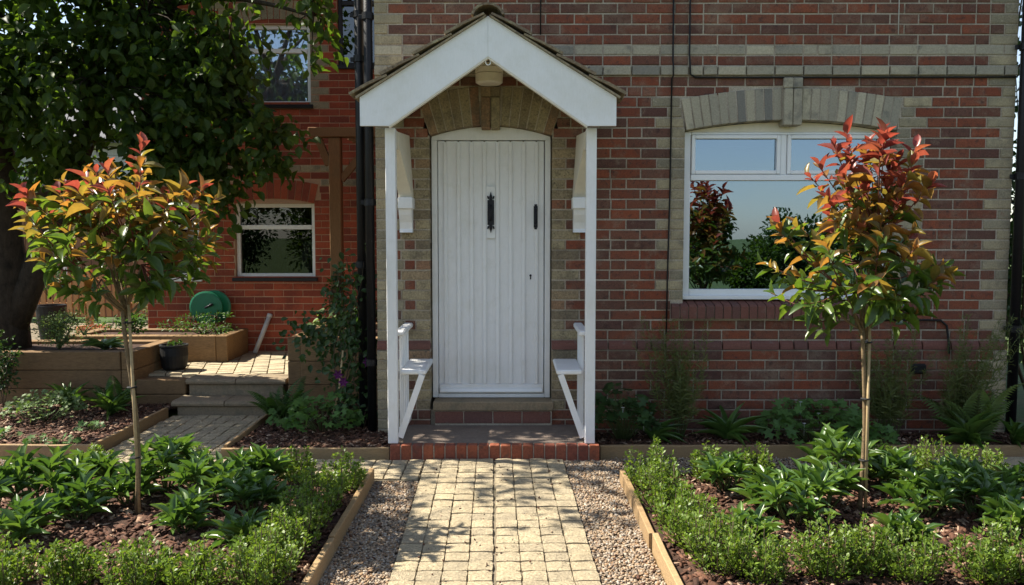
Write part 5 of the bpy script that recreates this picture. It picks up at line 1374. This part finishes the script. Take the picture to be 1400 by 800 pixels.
shrub((-6.0, 10.9, .80), .26, .26, 700, .035, .6, 'dense dark shrub growing in tall black pot', mat='l_dark')
shrub((-5.0, 11.6, .35), .5, .3, 500, .05, .4, 'olive green clump in front of the picket fence', mat='l_feather')
shrub((-3.38, 8.35, TZ + .16), .10, .06, 60, .05, .5, 'small dark plant inside the black rubber pot', mat='l_dark')

# --- the big tree
def big_tree():
    random.seed(4)
    base = (-5.05, 8.3, .5); t = thing('broadleaf_tree', 'large dark green broadleaf tree overhanging the raised bed', 'tree', base)
    tr = MB()
    tr.tube([(-5.05, 8.3, .3), (-5.0, 8.28, .8), (-4.93, 8.2, 1.35), (-4.9, 8.1, 1.9), (-4.8, 7.9, 2.7), (-4.7, 7.6, 3.6), (-4.5, 7.3, 4.6), (-4.3, 7.1, 5.6)], [.26, .20, .175, .16, .14, .115, .085, .05], 12)
    tr.tube([(-4.98, 8.28, .7), (-4.75, 8.25, 1.15), (-4.55, 8.25, 1.6), (-4.2, 8.15, 2.3), (-3.8, 8.0, 3.0), (-3.3, 7.8, 3.7)], [.16, .14, .12, .10, .075, .045], 10)
    tr.tube([(-5.02, 8.3, .8), (-5.3, 8.35, 1.5), (-5.6, 8.2, 2.3), (-5.9, 8.0, 3.2), (-6.1, 7.7, 4.2)], [.17, .13, .11, .08, .05], 10)
    tr.build('trunk', M['bark_tree'], t, base)
    # crown lobes: centre, radii, leaves
    lobes = [((-4.6, 7.4, 3.0), (.75, .7, .6), 900), ((-3.7, 7.5, 3.0), (.75, .65, .65), 1100), ((-2.95, 7.5, 2.75), (.55, .5, .55), 800), ((-2.75, 7.6, 3.2), (.40, .4, .42), 420),
             ((-3.2, 7.5, 3.55), (.7, .6, .5), 800), ((-4.2, 7.2, 3.9), (.9, .8, .6), 1000), ((-5.2, 7.4, 3.5), (.8, .8, .7), 700), ((-2.7, 7.6, 2.25), (.34, .3, .26), 260),
             ((-3.3, 7.7, 2.35), (.5, .4, .35), 420), ((-2.5, 7.2, 3.75), (.4, .45, .3), 260), ((-3.0, 6.9, 4.6), (.9, .8, .5), 220), ((-4.3, 6.6, 4.9), (1.1, .9, .7), 260),
             ((-3.9, 5.4, 4.4), (.8, .8, .45), 70), ((-4.9, 5.9, 4.2), (.9, .8, .6), 90), ((-4.2, 7.0, 5.8), (1.1, 1.0, .6), 280), ((-5.8, 7.0, 4.8), (.9, .9, .7), 260), ((-5.6, 7.8, 2.6), (.7, .6, .5), 420), ((-4.2, 7.9, 2.35), (.55, .4, .35), 380),
             ((-3.6, 6.3, 3.75), (.5, .5, .35), 110), ((-5.0, 6.6, 3.0), (.5, .5, .4), 260), ((-2.9, 5.7, 4.9), (.6, .6, .3), 70), ((-4.5, 7.9, 3.4), (1.0, .4, .8), 700), ((-2.62, 7.75, 1.95), (.16, .14, .2), 70),
             ((-2.42, 7.3, 3.2), (.22, .3, .42), 170), ((-1.62, 7.0, 3.42), (.22, .25, .34), 150), ((-2.15, 7.5, 2.5), (.28, .3, .3), 230), ((-2.5, 7.5, 2.8), (.3, .3, .3), 200), ((-3.5, 8.7, 4.8), (.8, .7, .5), 650), ((-2.5, 8.6, 5.0), (.7, .6, .45), 480), ((-4.6, 9.1, 4.7), (.8, .8, .5), 600), ((-3.4, 8.9, 5.6), (1.0, .8, .4), 420)]  # rear high lobes at the end are added out of view to shade the terrace
    br = MB(); P_ = []; N_ = []; forks = [(-4.8, 7.9, 2.7), (-4.7, 7.6, 3.6), (-4.5, 7.3, 4.6), (-4.2, 8.15, 2.3), (-3.8, 8.0, 3.0), (-3.3, 7.8, 3.7), (-5.6, 8.2, 2.3), (-5.9, 8.0, 3.2), (-4.3, 7.1, 5.6)]
    for (c, rd, n) in lobes:
        c = np.array(c); rd = np.array(rd); f = min(forks, key=lambda q: np.linalg.norm(np.array(q) - c))
        br.tube(curve(f, c, (0, 0, .12), 6), [.045, .038, .03, .024, .018, .012], 6)
        n = int(n * (1.3 if c[2] < 4.2 and c[1] > 6.8 else 1.0)); nt_ = max(6, n // 14)
        for k in range(nt_):
            d = rdirs(1)[0]; q = random.random() ** .42; tip = c + d * rd * q
            if k % 2 == 0: br.tube(curve(c, tip, (0, 0, .06), 4), [.010, .007, .005, .003], 4)
            # a spray of leaves hanging along the twig end
            m_ = 14; tt = rng.random((m_, 1)); dirn = norm(tip - c + np.array([0, 0, -.15]))
            P_.append(tip + dirn * (tt - .5) * .34 + rng.normal(size=(m_, 3)) * .055); nn = np.tile(dirn, (m_, 1)); N_.append(nn)
    P_ = np.vstack(P_); N_ = np.vstack(N_); n = len(P_)
    br.build('branch', M['bark_tree'], t, base)
    d = norm(N_ * .5 + rdirs(n) * .9 + np.array([0, 0, -.35])); up = norm(rdirs(n) * .75 + np.array([.1, -.5, .8])); L = rng.uniform(.075, .125, n); W = L * rng.uniform(.55, .68, n)
    # the leaves that show largest become single parts
    vy = P_[:, 1]; uu = 700 + FPX * P_[:, 0] / vy; vv = 320 - FPX * (P_[:, 2] - CAMZ) / vy
    vis = (uu > 5) & (uu < 495) & (vv > 5) & (vv < 330); score = np.where(vis, L / vy * (1 + (P_[:, 1] < 7.15)), 0); idx = np.argsort(-score)[:300]
    mask = np.zeros(n, bool); mask[idx] = True
    leaf_parts(OVAL, 'tree', M['l_tree'], P_[mask], d[mask], up[mask], L[mask], W[mask], t)
    foliage('foliage', OVAL, P_[~mask], d[~mask], up[~mask], L[~mask], W[~mask], M['l_tree'], t, True)
big_tree()

# background greenery beyond the terrace, left
for (x, y_, rx, rz, lab) in ((-9.5, 15.5, 1.5, 1.7, 'rounded tree beyond the garden shed'), (-11.5, 13.0, 1.7, 1.6, 'dense tree beyond the big tree at the garden end')):
    shrub((x, y_, 0), rx, rz, 2600, .16, .6, lab, name='garden_tree', mat='l_tree', cat='tree', group='trees behind the garden', lobes=14, stem='bark_tree')
HN = ['first', 'second', 'third', 'fourth', 'fifth', 'sixth', 'seventh', 'eighth', 'ninth', 'tenth', 'eleventh', 'twelfth']
# hedge of shrubs on the other side of the garden (behind the camera, mirrored in the windows)
for i, (x, y_, rx, rz, mt) in enumerate(((3.6, -8.5, .8, 1.02, 'l_dark'), (5.0, -8.8, .9, 1.20, 'l_tree'), (6.3, -8.4, .8, .80, 'l_tree'), (7.6, -8.8, .9, 1.0, 'l_dark'), (9.0, -8.5, 1.1, 1.35, 'l_tree'), (10.8, -8.8, 1.0, 1.1, 'l_dark'),
                                        (-4.5, -8.6, 1.1, 1.5, 'l_dark'), (-6.6, -8.4, 1.2, 1.7, 'l_tree'), (-9.0, -8.6, 1.2, 1.4, 'l_dark'), (1.8, -9.2, .9, .8, 'l_tree'), (-.6, -9.0, .9, .75, 'l_dark'), (-2.5, -9.0, .9, .9, 'l_tree'))):
    shrub((x, y_, -.03), rx, rz * 1.2, 3000, .13, .6, f'{HN[i]} hedge shrub counted along the row opposite the house, mirrored in windows', name='hedge_shrub', mat=mt, cat='shrub', group='hedge shrubs opposite the house', lobes=11)
